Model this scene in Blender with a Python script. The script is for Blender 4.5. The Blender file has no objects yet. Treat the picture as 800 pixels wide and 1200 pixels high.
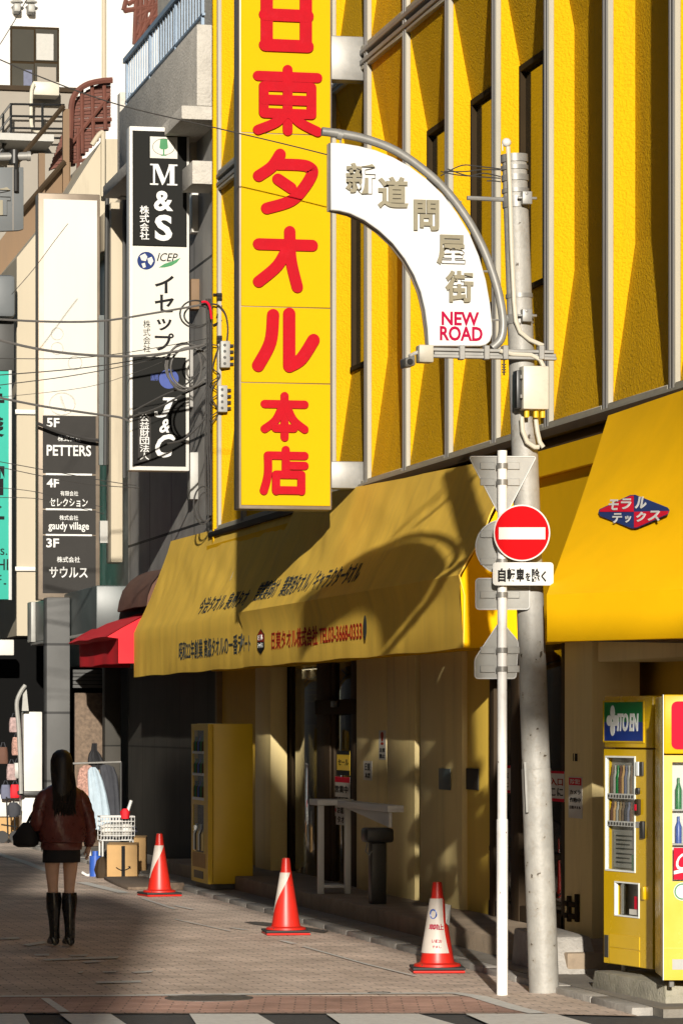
import bpy, bmesh, math, random
from mathutils import Vector, Matrix, Quaternion

random.seed(7)
R = math.radians
SC = bpy.context.scene
COL = SC.collection

# ------------------------------------------------------------------ camera, sky, sun, exposure
TH = R(12.07)                      # camera azimuth against the street direction (+Y)
SN, CS = math.sin(TH), math.cos(TH)
FPX, HC, HY = 4160.0, 1.92, 849.0  # focal length in photo pixels, eye height, horizon row
cam_d = bpy.data.cameras.new('camera')
cam = bpy.data.objects.new('camera', cam_d); COL.objects.link(cam)
cam.location = (0, 0, HC); cam.rotation_euler = (R(90), 0, -TH)
cam_d.sensor_fit = 'AUTO'; cam_d.sensor_width = 36.0
cam_d.lens = FPX / 1200 * 36.0
cam_d.shift_y = (HY - 600) / 1200
cam_d.clip_start = 0.5; cam_d.clip_end = 2000
SC.camera = cam

SUN_AZ, SUN_EL = R(10.5), R(13.7)   # the light runs up the street, a little towards the facade
world = bpy.data.worlds.new('World'); SC.world = world; world.use_nodes = True
wn = world.node_tree.nodes; wl = world.node_tree.links
sky = wn.new('ShaderNodeTexSky'); sky.sky_type = 'NISHITA'; sky.sun_disc = False
sky.sun_elevation = SUN_EL; sky.sun_rotation = math.pi + SUN_AZ
wl.new(sky.outputs[0], wn['Background'].inputs[0]); wn['Background'].inputs[1].default_value = 0.05
sun_d = bpy.data.lights.new('sun', 'SUN'); sun_d.energy = 5.0; sun_d.angle = R(0.5); sun_d.color = (1.0, 0.93, 0.82)
sun = bpy.data.objects.new('sun', sun_d); COL.objects.link(sun)
SUN_DIR = Vector((math.sin(SUN_AZ) * math.cos(SUN_EL), math.cos(SUN_AZ) * math.cos(SUN_EL), -math.sin(SUN_EL)))
sun.rotation_euler = SUN_DIR.to_track_quat('-Z', 'Y').to_euler(); sun.location = (0, -20, 40)
vs = SC.view_settings
vs.view_transform = 'Standard'; vs.look = 'None'; vs.exposure = 0.45; vs.gamma = 1.0; vs.use_curve_mapping = False

# ------------------------------------------------------------------ measuring: a photo pixel onto a real plane
def PX(x, y, X):
    a = (x - 400) / FPX; Y = X * (CS - a * SN) / (SN + a * CS); Z = X * SN + Y * CS
    return Vector((X, Y, HC + (HY - y) * Z / FPX))
def PY(x, y, Y):
    a = (x - 400) / FPX; X = Y * (SN + a * CS) / (CS - a * SN); Z = X * SN + Y * CS
    return Vector((X, Y, HC + (HY - y) * Z / FPX))
def PZ(x, y, z=0.0):
    Z = FPX * (HC - z) / (y - HY); l = (x - 400) * Z / FPX
    return Vector((l * CS + Z * SN, Z * CS - l * SN, z))

# ------------------------------------------------------------------ materials
MATS = {}
def mat(name, col, rough=0.6, metal=0.0, var=0.12, vscale=3.0, bump=0.0, bscale=60.0, trans=0.0, stain=0.0, stain_col=(0.05, 0.04, 0.03), spec=0.5, coat=0.0, vec='Object', streak=False, chips=None):
    m = bpy.data.materials.new(name); m.use_nodes = True
    nt = m.node_tree; n = nt.nodes; l = nt.links
    b = n['Principled BSDF']
    b.inputs['Roughness'].default_value = rough; b.inputs['Metallic'].default_value = metal
    b.inputs['Specular IOR Level'].default_value = spec
    if coat: b.inputs['Coat Weight'].default_value = coat; b.inputs['Coat Roughness'].default_value = 0.08
    tc = n.new('ShaderNodeTexCoord')
    src = tc.outputs[vec]
    if streak:
        mp = n.new('ShaderNodeMapping'); mp.inputs['Scale'].default_value = (1, 1, 0.12)
        l.new(src, mp.inputs[0]); ssrc = mp.outputs[0]
    else: ssrc = src
    no = n.new('ShaderNodeTexNoise'); no.inputs['Scale'].default_value = vscale; no.inputs['Detail'].default_value = 6
    no.inputs['Roughness'].default_value = 0.62
    l.new(ssrc, no.inputs['Vector'])
    cr = n.new('ShaderNodeValToRGB')
    cr.color_ramp.elements[0].position = 0.28; cr.color_ramp.elements[1].position = 0.74
    cr.color_ramp.elements[0].color = (*[max(0, c * (1 - var)) for c in col], 1)
    cr.color_ramp.elements[1].color = (*[min(1, c * (1 + var)) for c in col], 1)
    l.new(no.outputs['Fac'], cr.inputs[0]); out = cr.outputs[0]
    if stain > 0:
        n2 = n.new('ShaderNodeTexNoise'); n2.inputs['Scale'].default_value = vscale * 2.3; n2.inputs['Detail'].default_value = 8
        n2.inputs['Roughness'].default_value = 0.7
        l.new(ssrc, n2.inputs['Vector'])
        c2 = n.new('ShaderNodeValToRGB'); c2.color_ramp.elements[0].position = 0.53; c2.color_ramp.elements[1].position = 0.72
        l.new(n2.outputs['Fac'], c2.inputs[0])
        mu = n.new('ShaderNodeMath'); mu.operation = 'MULTIPLY'; mu.inputs[1].default_value = stain
        l.new(c2.outputs[0], mu.inputs[0])
        mx = n.new('ShaderNodeMixRGB'); mx.inputs[2].default_value = (*stain_col, 1)
        l.new(mu.outputs[0], mx.inputs[0]); l.new(out, mx.inputs[1]); out = mx.outputs[0]
    if chips:
        n4 = n.new('ShaderNodeTexNoise'); n4.inputs['Scale'].default_value = chips[0]; n4.inputs['Detail'].default_value = 4
        l.new(src, n4.inputs['Vector'])
        gt_ = n.new('ShaderNodeMath'); gt_.operation = 'GREATER_THAN'; gt_.inputs[1].default_value = chips[1]; l.new(n4.outputs['Fac'], gt_.inputs[0])
        mx4 = n.new('ShaderNodeMixRGB'); mx4.inputs[2].default_value = (*chips[2], 1)
        l.new(gt_.outputs[0], mx4.inputs[0]); l.new(out, mx4.inputs[1]); out = mx4.outputs[0]
    l.new(out, b.inputs['Base Color'])
    # uneven gloss
    mr = n.new('ShaderNodeMapRange'); mr.inputs['To Min'].default_value = max(0.02, rough - 0.08); mr.inputs['To Max'].default_value = min(1, rough + 0.1)
    l.new(no.outputs['Fac'], mr.inputs['Value']); l.new(mr.outputs[0], b.inputs['Roughness'])
    if bump > 0:
        nb = n.new('ShaderNodeTexNoise'); nb.inputs['Scale'].default_value = bscale; nb.inputs['Detail'].default_value = 3
        l.new(src, nb.inputs['Vector'])
        bp = n.new('ShaderNodeBump'); bp.inputs['Strength'].default_value = bump; bp.inputs['Distance'].default_value = 0.02
        l.new(nb.outputs['Fac'], bp.inputs['Height']); l.new(bp.outputs[0], b.inputs['Normal'])
    if trans > 0:
        tr = n.new('ShaderNodeBsdfTranslucent'); l.new(out, tr.inputs[0])
        ms = n.new('ShaderNodeMixShader'); ms.inputs[0].default_value = trans
        o = n['Material Output']; l.new(b.outputs[0], ms.inputs[1]); l.new(tr.outputs[0], ms.inputs[2]); l.new(ms.outputs[0], o.inputs[0])
    MATS[name] = m
    return m

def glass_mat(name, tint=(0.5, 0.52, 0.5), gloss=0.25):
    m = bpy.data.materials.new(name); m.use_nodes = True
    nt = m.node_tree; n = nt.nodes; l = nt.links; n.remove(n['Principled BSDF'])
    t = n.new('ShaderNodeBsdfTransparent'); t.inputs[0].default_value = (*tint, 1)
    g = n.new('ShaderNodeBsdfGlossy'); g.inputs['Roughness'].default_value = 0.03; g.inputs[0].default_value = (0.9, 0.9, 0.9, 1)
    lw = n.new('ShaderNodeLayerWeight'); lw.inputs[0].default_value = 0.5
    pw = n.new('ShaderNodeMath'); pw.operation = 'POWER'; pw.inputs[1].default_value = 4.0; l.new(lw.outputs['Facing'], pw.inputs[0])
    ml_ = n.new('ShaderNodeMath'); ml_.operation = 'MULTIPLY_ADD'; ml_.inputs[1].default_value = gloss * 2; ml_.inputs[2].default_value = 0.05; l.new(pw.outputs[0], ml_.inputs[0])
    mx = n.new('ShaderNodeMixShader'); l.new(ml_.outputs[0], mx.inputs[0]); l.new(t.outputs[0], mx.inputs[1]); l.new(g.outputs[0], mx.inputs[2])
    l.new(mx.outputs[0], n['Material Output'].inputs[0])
    return m

def emit_mat(name, col, s):
    m = bpy.data.materials.new(name); m.use_nodes = True
    b = m.node_tree.nodes['Principled BSDF']
    b.inputs['Base Color'].default_value = (*col, 1); b.inputs['Emission Color'].default_value = (*col, 1); b.inputs['Emission Strength'].default_value = s
    return m

def paver_mat(name, c1, c2, mortar, rot, bw=0.21, bh=0.105):
    m = bpy.data.materials.new(name); m.use_nodes = True
    nt = m.node_tree; n = nt.nodes; l = nt.links; b = n['Principled BSDF']; b.inputs['Roughness'].default_value = 0.75
    tc = n.new('ShaderNodeTexCoord'); mp = n.new('ShaderNodeMapping'); mp.inputs['Rotation'].default_value = (0, 0, rot)
    l.new(tc.outputs['Object'], mp.inputs[0])
    br = n.new('ShaderNodeTexBrick'); br.inputs['Scale'].default_value = 1.0; br.inputs['Brick Width'].default_value = bw; br.inputs['Row Height'].default_value = bh
    br.inputs['Mortar Size'].default_value = 0.006; br.inputs['Mortar Smooth'].default_value = 0.3; br.inputs['Bias'].default_value = 0.0
    br.inputs['Color1'].default_value = (*c1, 1); br.inputs['Color2'].default_value = (*c2, 1); br.inputs['Mortar'].default_value = (*mortar, 1)
    l.new(mp.outputs[0], br.inputs['Vector'])
    no = n.new('ShaderNodeTexNoise'); no.inputs['Scale'].default_value = 0.9; no.inputs['Detail'].default_value = 9; no.inputs['Roughness'].default_value = 0.68
    l.new(tc.outputs['Object'], no.inputs['Vector'])
    cr = n.new('ShaderNodeValToRGB'); cr.color_ramp.elements[0].position = 0.3; cr.color_ramp.elements[1].position = 0.7
    cr.color_ramp.elements[0].color = (0.50, 0.48, 0.45, 1); cr.color_ramp.elements[1].color = (1.2, 1.17, 1.14, 1)
    l.new(no.outputs['Fac'], cr.inputs[0])
    mx = n.new('ShaderNodeMixRGB'); mx.blend_type = 'MULTIPLY'; mx.inputs[0].default_value = 1
    l.new(br.outputs['Color'], mx.inputs[1]); l.new(cr.outputs[0], mx.inputs[2])
    n3 = n.new('ShaderNodeTexNoise'); n3.inputs['Scale'].default_value = 55; n3.inputs['Detail'].default_value = 2
    l.new(tc.outputs['Object'], n3.inputs['Vector'])
    m3 = n.new('ShaderNodeMapRange'); m3.inputs['To Min'].default_value = 0.75; m3.inputs['To Max'].default_value = 1.25
    l.new(n3.outputs['Fac'], m3.inputs[0])
    mx2 = n.new('ShaderNodeMixRGB'); mx2.blend_type = 'MULTIPLY'; mx2.inputs[0].default_value = 1
    l.new(mx.outputs[0], mx2.inputs[1]); l.new(m3.outputs[0], mx2.inputs[2])
    n5 = n.new('ShaderNodeTexNoise'); n5.inputs['Scale'].default_value = 7.5; n5.inputs['Detail'].default_value = 5; n5.inputs['Roughness'].default_value = 0.75
    l.new(tc.outputs['Object'], n5.inputs['Vector'])
    c5 = n.new('ShaderNodeValToRGB'); c5.color_ramp.elements[0].position = 0.60; c5.color_ramp.elements[1].position = 0.70
    c5.color_ramp.elements[0].color = (1, 1, 1, 1); c5.color_ramp.elements[1].color = (0.5, 0.47, 0.44, 1)
    l.new(n5.outputs['Fac'], c5.inputs[0])
    mx5 = n.new('ShaderNodeMixRGB'); mx5.blend_type = 'MULTIPLY'; mx5.inputs[0].default_value = 1
    l.new(mx2.outputs[0], mx5.inputs[1]); l.new(c5.outputs[0], mx5.inputs[2])
    l.new(mx5.outputs[0], b.inputs['Base Color'])
    bp = n.new('ShaderNodeBump'); bp.inputs['Strength'].default_value = 0.45; bp.inputs['Distance'].default_value = 0.006
    ad = n.new('ShaderNodeMath'); ad.operation = 'SUBTRACT'; l.new(n3.outputs['Fac'], ad.inputs[0]); l.new(br.outputs['Fac'], ad.inputs[1])
    l.new(ad.outputs[0], bp.inputs['Height']); l.new(bp.outputs[0], b.inputs['Normal'])
    return m

def tile_mat(name, c1, c2, mortar, bw, bh, rough=0.5, ms=0.012, axis='YZ', offset=0.0):
    m = bpy.data.materials.new(name); m.use_nodes = True
    nt = m.node_tree; n = nt.nodes; l = nt.links; b = n['Principled BSDF']; b.inputs['Roughness'].default_value = max(rough, .65); b.inputs['Specular IOR Level'].default_value = 0.15
    tc = n.new('ShaderNodeTexCoord'); sp = n.new('ShaderNodeSeparateXYZ'); cb = n.new('ShaderNodeCombineXYZ')
    l.new(tc.outputs['Object'], sp.inputs[0]); l.new(sp.outputs[axis[0]], cb.inputs[0]); l.new(sp.outputs[axis[1]], cb.inputs[1])
    br = n.new('ShaderNodeTexBrick'); br.offset = offset; br.inputs['Scale'].default_value = 1.0; br.inputs['Brick Width'].default_value = bw; br.inputs['Row Height'].default_value = bh
    br.inputs['Mortar Size'].default_value = ms
    br.inputs['Color1'].default_value = (*c1, 1); br.inputs['Color2'].default_value = (*c2, 1); br.inputs['Mortar'].default_value = (*mortar, 1)
    l.new(cb.outputs[0], br.inputs['Vector'])
    no = n.new('ShaderNodeTexNoise'); no.inputs['Scale'].default_value = 1.4; no.inputs['Detail'].default_value = 7
    l.new(tc.outputs['Object'], no.inputs['Vector'])
    mr = n.new('ShaderNodeMapRange'); mr.inputs['To Min'].default_value = 0.6; mr.inputs['To Max'].default_value = 1.35
    l.new(no.outputs['Fac'], mr.inputs[0])
    mx = n.new('ShaderNodeMixRGB'); mx.blend_type = 'MULTIPLY'; mx.inputs[0].default_value = 1
    l.new(br.outputs['Color'], mx.inputs[1]); l.new(mr.outputs[0], mx.inputs[2]); l.new(mx.outputs[0], b.inputs['Base Color'])
    return m

def lin(r, g, b):
    f = lambda c: (c / 255 / 12.92) if c / 255 <= 0.04045 else ((c / 255 + 0.055) / 1.055) ** 2.4
    return (f(r), f(g), f(b))

M = {}
M['stucco'] = mat('yellow_stucco', (0.62, 0.35, 0.002), 0.85, spec=0.15, var=0.10, vscale=1.2, bump=0.95, bscale=46, stain=0.42, stain_col=(0.35, 0.2, 0.01), streak=True)
M['sign_yellow'] = mat('sign_yellow', (0.52, 0.335, 0.0008), 0.7, spec=0.08, var=0.03, vscale=1.0)
M['sign_red'] = mat('sign_red', (0.370, 0.005, 0.012), 0.7, spec=0.08, var=0.08, vscale=6, stain=0.15, stain_col=(0.55, 0.03, 0.05))
M['alu'] = mat('weathered_aluminium', (0.23, 0.225, 0.215), 0.55, metal=0.15, var=0.15, vscale=3, stain=0.35, stain_col=(0.2, 0.18, 0.15), streak=True)
M['trim'] = mat('grey_cream_trim', (0.33, 0.31, 0.25), 0.6, var=0.12, vscale=4, stain=0.35, stain_col=(0.22, 0.19, 0.15), streak=True)
M['shop_shade'] = mat('interior_shade_black', (0.004, 0.004, 0.004), 0.9, spec=0.1)  # shade put into the colour, near black for the far shop's inside
M['darkgap'] = mat('dark_joint', (0.03, 0.027, 0.02), 0.8)
M['winframe'] = mat('brown_window_frame', (0.03, 0.02, 0.01), 0.85, spec=0.08)
M['winglass'] = mat('dark_window_glass', (0.02, 0.018, 0.012), 0.04, var=0.3, vscale=0.5, spec=1.0)
M['fabric'] = mat('yellow_awning_canvas', (0.84, 0.55, 0.08), 0.8, spec=0.2, var=0.12, vscale=1.5, bump=0.15, bscale=90, trans=0.10, stain=0.3, stain_col=(0.5, 0.32, 0.08), streak=True)
M['fabric2'] = mat('fresh_yellow_canvas', (0.88, 0.50, 0.001), 0.8, spec=0.15, var=0.07, vscale=1.5, bump=0.1, bscale=120, trans=0.15)
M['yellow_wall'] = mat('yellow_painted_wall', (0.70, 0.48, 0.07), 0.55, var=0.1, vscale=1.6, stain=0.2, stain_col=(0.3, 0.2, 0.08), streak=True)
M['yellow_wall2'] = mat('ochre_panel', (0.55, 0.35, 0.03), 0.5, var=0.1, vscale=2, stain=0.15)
M['cream_wall'] = mat('cream_panel', (0.70, 0.56, 0.25), 0.6, var=0.12, vscale=1.5, stain=0.3, stain_col=(0.25, 0.19, 0.1), streak=True)
M['darkbrown'] = mat('dark_brown_frame', (0.04, 0.026, 0.014), 0.7, spec=0.15, var=0.2)
M['black'] = mat('black_metal', (0.015, 0.015, 0.015), 0.4, var=0.2)
M['rubber'] = mat('black_rubber', (0.02, 0.02, 0.02), 0.7)
M['white'] = mat('white_paint', (0.571, 0.554, 0.512), 0.4, var=0.05, vscale=5, stain=0.15, stain_col=(0.45, 0.42, 0.36))
M['white_pole'] = mat('white_pole_paint', (0.80, 0.79, 0.76), 0.4, var=0.04, vscale=6, stain=0.25, stain_col=(0.4, 0.33, 0.25), chips=(22, 0.72, (0.12, 0.08, 0.05)))
M['pole'] = mat('galvanised_pole', (0.31, 0.30, 0.275), 0.55, metal=0.1, var=0.18, vscale=7, stain=0.5, stain_col=(0.2, 0.16, 0.11), bump=0.15, bscale=40, chips=(16, 0.70, (0.06, 0.045, 0.03)))
M['steel'] = mat('galvanised_steel', (0.24, 0.235, 0.22), 0.45, metal=0.3, var=0.15, vscale=9, stain=0.3, stain_col=(0.25, 0.22, 0.18))
M['cream_plastic'] = mat('cream_plastic', (0.487, 0.454, 0.370), 0.45, var=0.06, vscale=6, stain=0.15)
M['sign_white'] = mat('sign_white', (0.571, 0.571, 0.554), 0.35, var=0.02)
M['letter_tan'] = mat('olive_tan_letters', (0.185, 0.160, 0.097), 0.45, var=0.12, vscale=20)
M['letter_grey'] = mat('grey_letter_side', (0.22, 0.22, 0.2), 0.5)
M['crimson'] = mat('crimson_letters', (0.336, 0.003, 0.038), 0.7, spec=0.08)
M['red'] = mat('road_sign_red', (0.487, 0.002, 0.005), 0.7, spec=0.08, var=0.02)
M['sign_back'] = mat('grey_sign_back', (0.302, 0.298, 0.277), 0.5, metal=0.1, var=0.12, vscale=8, stain=0.3, stain_col=(0.25, 0.22, 0.18))
M['ink'] = mat('black_ink', (0.012, 0.012, 0.013), 0.7, spec=0.1)
M['ink_grey'] = mat('faded_grey_ink', (0.045, 0.05, 0.045), 0.8, spec=0.1)
M['ink_red'] = mat('faded_red_ink', (0.30, 0.025, 0.008), 0.8, spec=0.1)
M['navy'] = mat('navy_print', (0.018, 0.035, 0.13), 0.7, spec=0.1)
M['print_red'] = mat('red_print', (0.52, 0.008, 0.028), 0.7, spec=0.1)
M['cone'] = mat('cone_red', (0.521, 0.018, 0.010), 0.4, var=0.06, vscale=9, stain=0.6, stain_col=(0.22, 0.04, 0.03), streak=True, chips=(26, 0.70, (0.16, 0.05, 0.04)))
M['cone_white'] = mat('cone_reflective_white', (0.504, 0.454, 0.403), 0.5, var=0.06, vscale=14, stain=0.2, stain_col=(0.5, 0.4, 0.35))
M['vend'] = mat('yellow_vending_enamel', (0.588, 0.378, 0.003), 0.25, var=0.04, vscale=3, spec=0.6, stain=0.06, stain_col=(0.4, 0.25, 0.02))
M['vend_dull'] = mat('ochre_vending_enamel', (0.62, 0.40, 0.012), 0.35, var=0.06, vscale=3)
M['green'] = mat('green_print', (0.0, 0.16, 0.035), 0.35)
M['blue'] = mat('blue_print', (0.003, 0.03, 0.22), 0.35)
M['silver'] = mat('pale_lettering', (0.72, 0.76, 0.74), 0.4)
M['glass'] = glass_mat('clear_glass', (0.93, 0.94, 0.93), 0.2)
M['dglass'] = glass_mat('tinted_glass', (0.55, 0.53, 0.45), 0.3)  # darker tint than the clear glass
M['concrete'] = mat('weathered_concrete', (0.33, 0.31, 0.28), 0.85, var=0.22, vscale=5, bump=0.5, bscale=45, stain=0.4, stain_col=(0.12, 0.11, 0.08))
M['concrete_dark'] = mat('grimy_concrete', (0.20, 0.18, 0.15), 0.85, var=0.25, vscale=3, bump=0.4, bscale=40, stain=0.4, stain_col=(0.08, 0.07, 0.05))
M['mossy'] = mat('mossy_concrete', (0.30, 0.28, 0.22), 0.9, var=0.25, vscale=5, bump=0.6, bscale=50, stain=0.6, stain_col=(0.09, 0.10, 0.03))
M['rough_grey'] = mat('rough_grey_render', (0.46, 0.43, 0.38), 0.9, var=0.15, vscale=2, bump=0.9, bscale=30, stain=0.2)
M['cream_render'] = mat('cream_render', (0.42, 0.365, 0.27), 0.75, var=0.07, vscale=0.8, stain=0.55, stain_col=(0.24, 0.20, 0.15), streak=True)
M['white_render'] = mat('white_render', (0.554, 0.546, 0.529), 0.75, var=0.03, vscale=0.5)
M['beige_render'] = mat('beige_siding', (0.25, 0.225, 0.19), 0.75, var=0.08, vscale=1)
M['brown_fence'] = mat('brown_slat_board', (0.15, 0.088, 0.04), 0.65, var=0.15, vscale=1.5, streak=True, stain=0.2)
M['rust'] = mat('red_oxide_steel', (0.11, 0.035, 0.022), 0.75, var=0.22, vscale=4, stain=0.3, stain_col=(0.12, 0.04, 0.02))
M['blue_rail'] = mat('blue_grey_rail', (0.20, 0.27, 0.36), 0.5, var=0.2, vscale=6)
M['blue_cloth'] = mat('blue_cloth', (0.12, 0.26, 0.50), 0.8)
M['char'] = mat('charcoal_panel', (0.035, 0.035, 0.033), 0.5, var=0.2, vscale=2)
M['sign_black'] = mat('sign_black', (0.012, 0.012, 0.011), 0.7, spec=0.12, var=0.15)
M['sign_dark'] = mat('sign_charcoal', (0.034, 0.032, 0.030), 0.7, spec=0.12, var=0.12)
M['bronze'] = mat('bronze_sign_frame', (0.20, 0.16, 0.12), 0.45, metal=0.4, var=0.2)
M['ivory'] = mat('ivory_sign_face', (0.504, 0.487, 0.428), 0.4, var=0.03, stain=0.06, stain_col=(0.5, 0.47, 0.4), streak=True)
M['ghost'] = mat('faded_ghost_print', (0.60, 0.58, 0.53), 0.45, var=0.2, vscale=9)
M['turq'] = mat('turquoise_sign_face', (0.042, 0.353, 0.277), 0.7, spec=0.1, var=0.03)
M['greysign'] = mat('grey_sign_face', (0.11, 0.12, 0.125), 0.5, var=0.06)
M['teal_glass'] = mat('teal_grey_panel', (0.06, 0.075, 0.075), 0.4, var=0.25, vscale=1.2)
M['red_fabric'] = mat('red_awning_canvas', (0.72, 0.008, 0.02), 0.7, var=0.06, vscale=3, trans=0.2)
M['brown_fabric'] = mat('brown_awning_canvas', (0.12, 0.055, 0.035), 0.8, var=0.2, vscale=5, trans=0.1)
M['cable'] = mat('black_cable', (0.03, 0.028, 0.026), 0.6)
M['cable_grey'] = mat('grey_cable', (0.085, 0.08, 0.075), 0.6)
M['cardboard'] = mat('cardboard', (0.420, 0.260, 0.109), 0.85, var=0.08, vscale=5)
M['skin'] = mat('skin', (0.66, 0.42, 0.30), 0.5, var=0.06, vscale=20)
M['hair'] = mat('black_hair', (0.012, 0.009, 0.008), 0.42, var=0.6, vscale=70, streak=True, bump=0.25, bscale=60)
M['leather'] = mat('burgundy_leather', (0.13, 0.035, 0.03), 0.28, var=0.3, vscale=9, bump=0.35, bscale=22)
M['boot'] = mat('black_boot_leather', (0.012, 0.012, 0.013), 0.25, var=0.3, vscale=12, bump=0.2, bscale=18)
M['skirt'] = mat('black_skirt', (0.010, 0.010, 0.012), 0.8)
M['denim'] = mat('pale_denim', (0.353, 0.437, 0.504), 0.8, var=0.12, vscale=12)
M['darkcloth'] = mat('charcoal_cloth', (0.035, 0.037, 0.045), 0.85, var=0.25, vscale=8)
M['greycloth'] = mat('slate_cloth', (0.12, 0.13, 0.19), 0.85, var=0.2, vscale=8)
M['stripe'] = mat('striped_cloth', (0.35, 0.2, 0.16), 0.85, var=0.7, vscale=40)
M['pinkcloth'] = mat('mauve_cloth', (0.34, 0.24, 0.23), 0.85, var=0.5, vscale=16)
M['paper'] = mat('notice_paper', (0.521, 0.504, 0.454), 0.6, var=0.05)
M['plastic_blue'] = mat('blue_plastic', (0.03, 0.09, 0.38), 0.35)
M['asphalt'] = mat('asphalt', (0.055, 0.055, 0.055), 0.85, var=0.35, vscale=18, bump=0.5, bscale=120)
M['marking'] = mat('worn_white_marking', (0.66, 0.65, 0.61), 0.7, var=0.1, vscale=9, stain=0.55, stain_col=(0.30, 0.26, 0.22))
M['iron'] = mat('cast_iron', (0.11, 0.10, 0.09), 0.6, metal=0.3, var=0.3, vscale=20, bump=0.6, bscale=70)
M['step'] = mat('brown_step_concrete', (0.26, 0.20, 0.14), 0.85, var=0.25, vscale=2.5, bump=0.3, bscale=50, stain=0.35, stain_col=(0.09, 0.07, 0.05))
M['mat_brown'] = mat('brown_ribbed_mat', (0.14, 0.10, 0.07), 0.9, var=0.4, vscale=18)
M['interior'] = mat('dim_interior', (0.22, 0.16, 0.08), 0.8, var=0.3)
M['tube_light'] = emit_mat('tube_light', (1.0, 0.93, 0.8), 3.0)
M['block'] = mat('city_facade', (0.40, 0.38, 0.35), 0.8, var=0.15)
M['brick_dark'] = tile_mat('dark_brick', (0.03, 0.025, 0.022), (0.05, 0.04, 0.035), (0.015, 0.012, 0.01), 0.3, 0.1, ms=0.012, offset=0.5)
M['tile_grey'] = tile_mat('grey_cladding', (0.27, 0.26, 0.25), (0.32, 0.31, 0.29), (0.03, 0.03, 0.03), 1.9, 1.15, ms=0.02)
M['tile_stone'] = tile_mat('dark_stone_cladding', (0.045, 0.042, 0.036), (0.06, 0.055, 0.047), (0.015, 0.014, 0.012), 1.1, 1.6, ms=0.012)
M['column'] = tile_mat('grey_column_cladding', (0.10, 0.10, 0.098), (0.12, 0.12, 0.117), (0.04, 0.04, 0.04), 3.0, 1.05, ms=0.02)
M['pavers'] = paver_mat('pinkish_brick_pavers', (0.68, 0.56, 0.475), (0.84, 0.70, 0.60), (0.28, 0.23, 0.195), R(0))
M['pavers_red'] = paver_mat('red_brick_pavers', (0.50, 0.30, 0.24), (0.60, 0.38, 0.31), (0.24, 0.17, 0.14), R(12))

# ------------------------------------------------------------------ mesh builder
class MB:
    def __init__(s): s.v = []; s.f = []; s.mi = []; s.sm = []
    def add(s, vs, fs, mi=0, sm=False):
        o = len(s.v); s.v += [Vector(v) for v in vs]
        for f in fs: s.f.append([o + i for i in f]); s.mi.append(mi); s.sm.append(sm)
    def box(s, a, b, mi=0):
        x0, y0, z0 = [min(a[i], b[i]) for i in range(3)]; x1, y1, z1 = [max(a[i], b[i]) for i in range(3)]
        s.add([(x0, y0, z0), (x1, y0, z0), (x1, y1, z0), (x0, y1, z0), (x0, y0, z1), (x1, y0, z1), (x1, y1, z1), (x0, y1, z1)],
              [(0, 3, 2, 1), (4, 5, 6, 7), (0, 1, 5, 4), (1, 2, 6, 5), (2, 3, 7, 6), (3, 0, 4, 7)], mi)
    def hexa(s, p, mi=0):      # 8 points: bottom ring 0-3, top ring 4-7
        s.add(p, [(0, 3, 2, 1), (4, 5, 6, 7), (0, 1, 5, 4), (1, 2, 6, 5), (2, 3, 7, 6), (3, 0, 4, 7)], mi)
    def prism(s, pts, d, mi=0):   # planar polygon given as points, extruded by vector d
        n = len(pts); d = Vector(d); P = [Vector(p) for p in pts]
        s.add(P + [p + d for p in P], [tuple(range(n - 1, -1, -1)), tuple(range(n, 2 * n))] + [(i, (i + 1) % n, n + (i + 1) % n, n + i) for i in range(n)], mi)
    def tube(s, pts, r, seg=8, mi=0, cap=True):
        P = [Vector(p) for p in pts]; n = len(P); rr = r if isinstance(r, (list, tuple)) else [r] * n
        ref = None; vs = []
        for i in range(n):
            t = (P[min(i + 1, n - 1)] - P[max(i - 1, 0)])
            t = t.normalized() if t.length > 1e-9 else Vector((0, 0, 1))
            if ref is None:
                ref = Vector((0, 0, 1)) if abs(t.z) < 0.9 else Vector((1, 0, 0))
            a = t.cross(ref).normalized(); b = a.cross(t).normalized(); ref = b
            for k in range(seg):
                w = 2 * math.pi * k / seg
                vs.append(P[i] + (a * math.cos(w) + b * math.sin(w)) * rr[i])
        fs = []
        for i in range(n - 1):
            for k in range(seg):
                k2 = (k + 1) % seg
                fs.append((i * seg + k, i * seg + k2, (i + 1) * seg + k2, (i + 1) * seg + k))
        o = len(s.v); s.add(vs, fs, mi, True)
        if cap:
            s.f.append([o + k for k in range(seg)][::-1]); s.mi.append(mi); s.sm.append(False)
            s.f.append([o + (n - 1) * seg + k for k in range(seg)]); s.mi.append(mi); s.sm.append(False)
    def loft(s, rings, mi=0, cap=True, closed=True):     # rings: lists of points with equal length
        n = len(rings[0]); vs = [p for r in rings for p in r]; fs = []
        for i in range(len(rings) - 1):
            for k in range(n if closed else n - 1):
                k2 = (k + 1) % n
                fs.append((i * n + k, i * n + k2, (i + 1) * n + k2, (i + 1) * n + k))
        o = len(s.v); s.add(vs, fs, mi, True)
        if cap and closed:
            s.f.append([o + k for k in range(n)][::-1]); s.mi.append(mi); s.sm.append(False)
            s.f.append([o + (len(rings) - 1) * n + k for k in range(n)]); s.mi.append(mi); s.sm.append(False)
    def sphere(s, c, r, mi=0, u=10, v=7, sc=(1, 1, 1)):
        rings = []
        for j in range(v + 1):
            t = math.pi * j / v; q = max(math.sin(t), 0.02)
            rings.append([Vector((c[0] + r * sc[0] * q * math.cos(2 * math.pi * k / u), c[1] + r * sc[1] * q * math.sin(2 * math.pi * k / u), c[2] - r * sc[2] * math.cos(t))) for k in range(u)])
        s.loft(rings, mi)

WM = {}
def wmat(o): return WM.get(o.name, Matrix.Identity(4))

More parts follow.
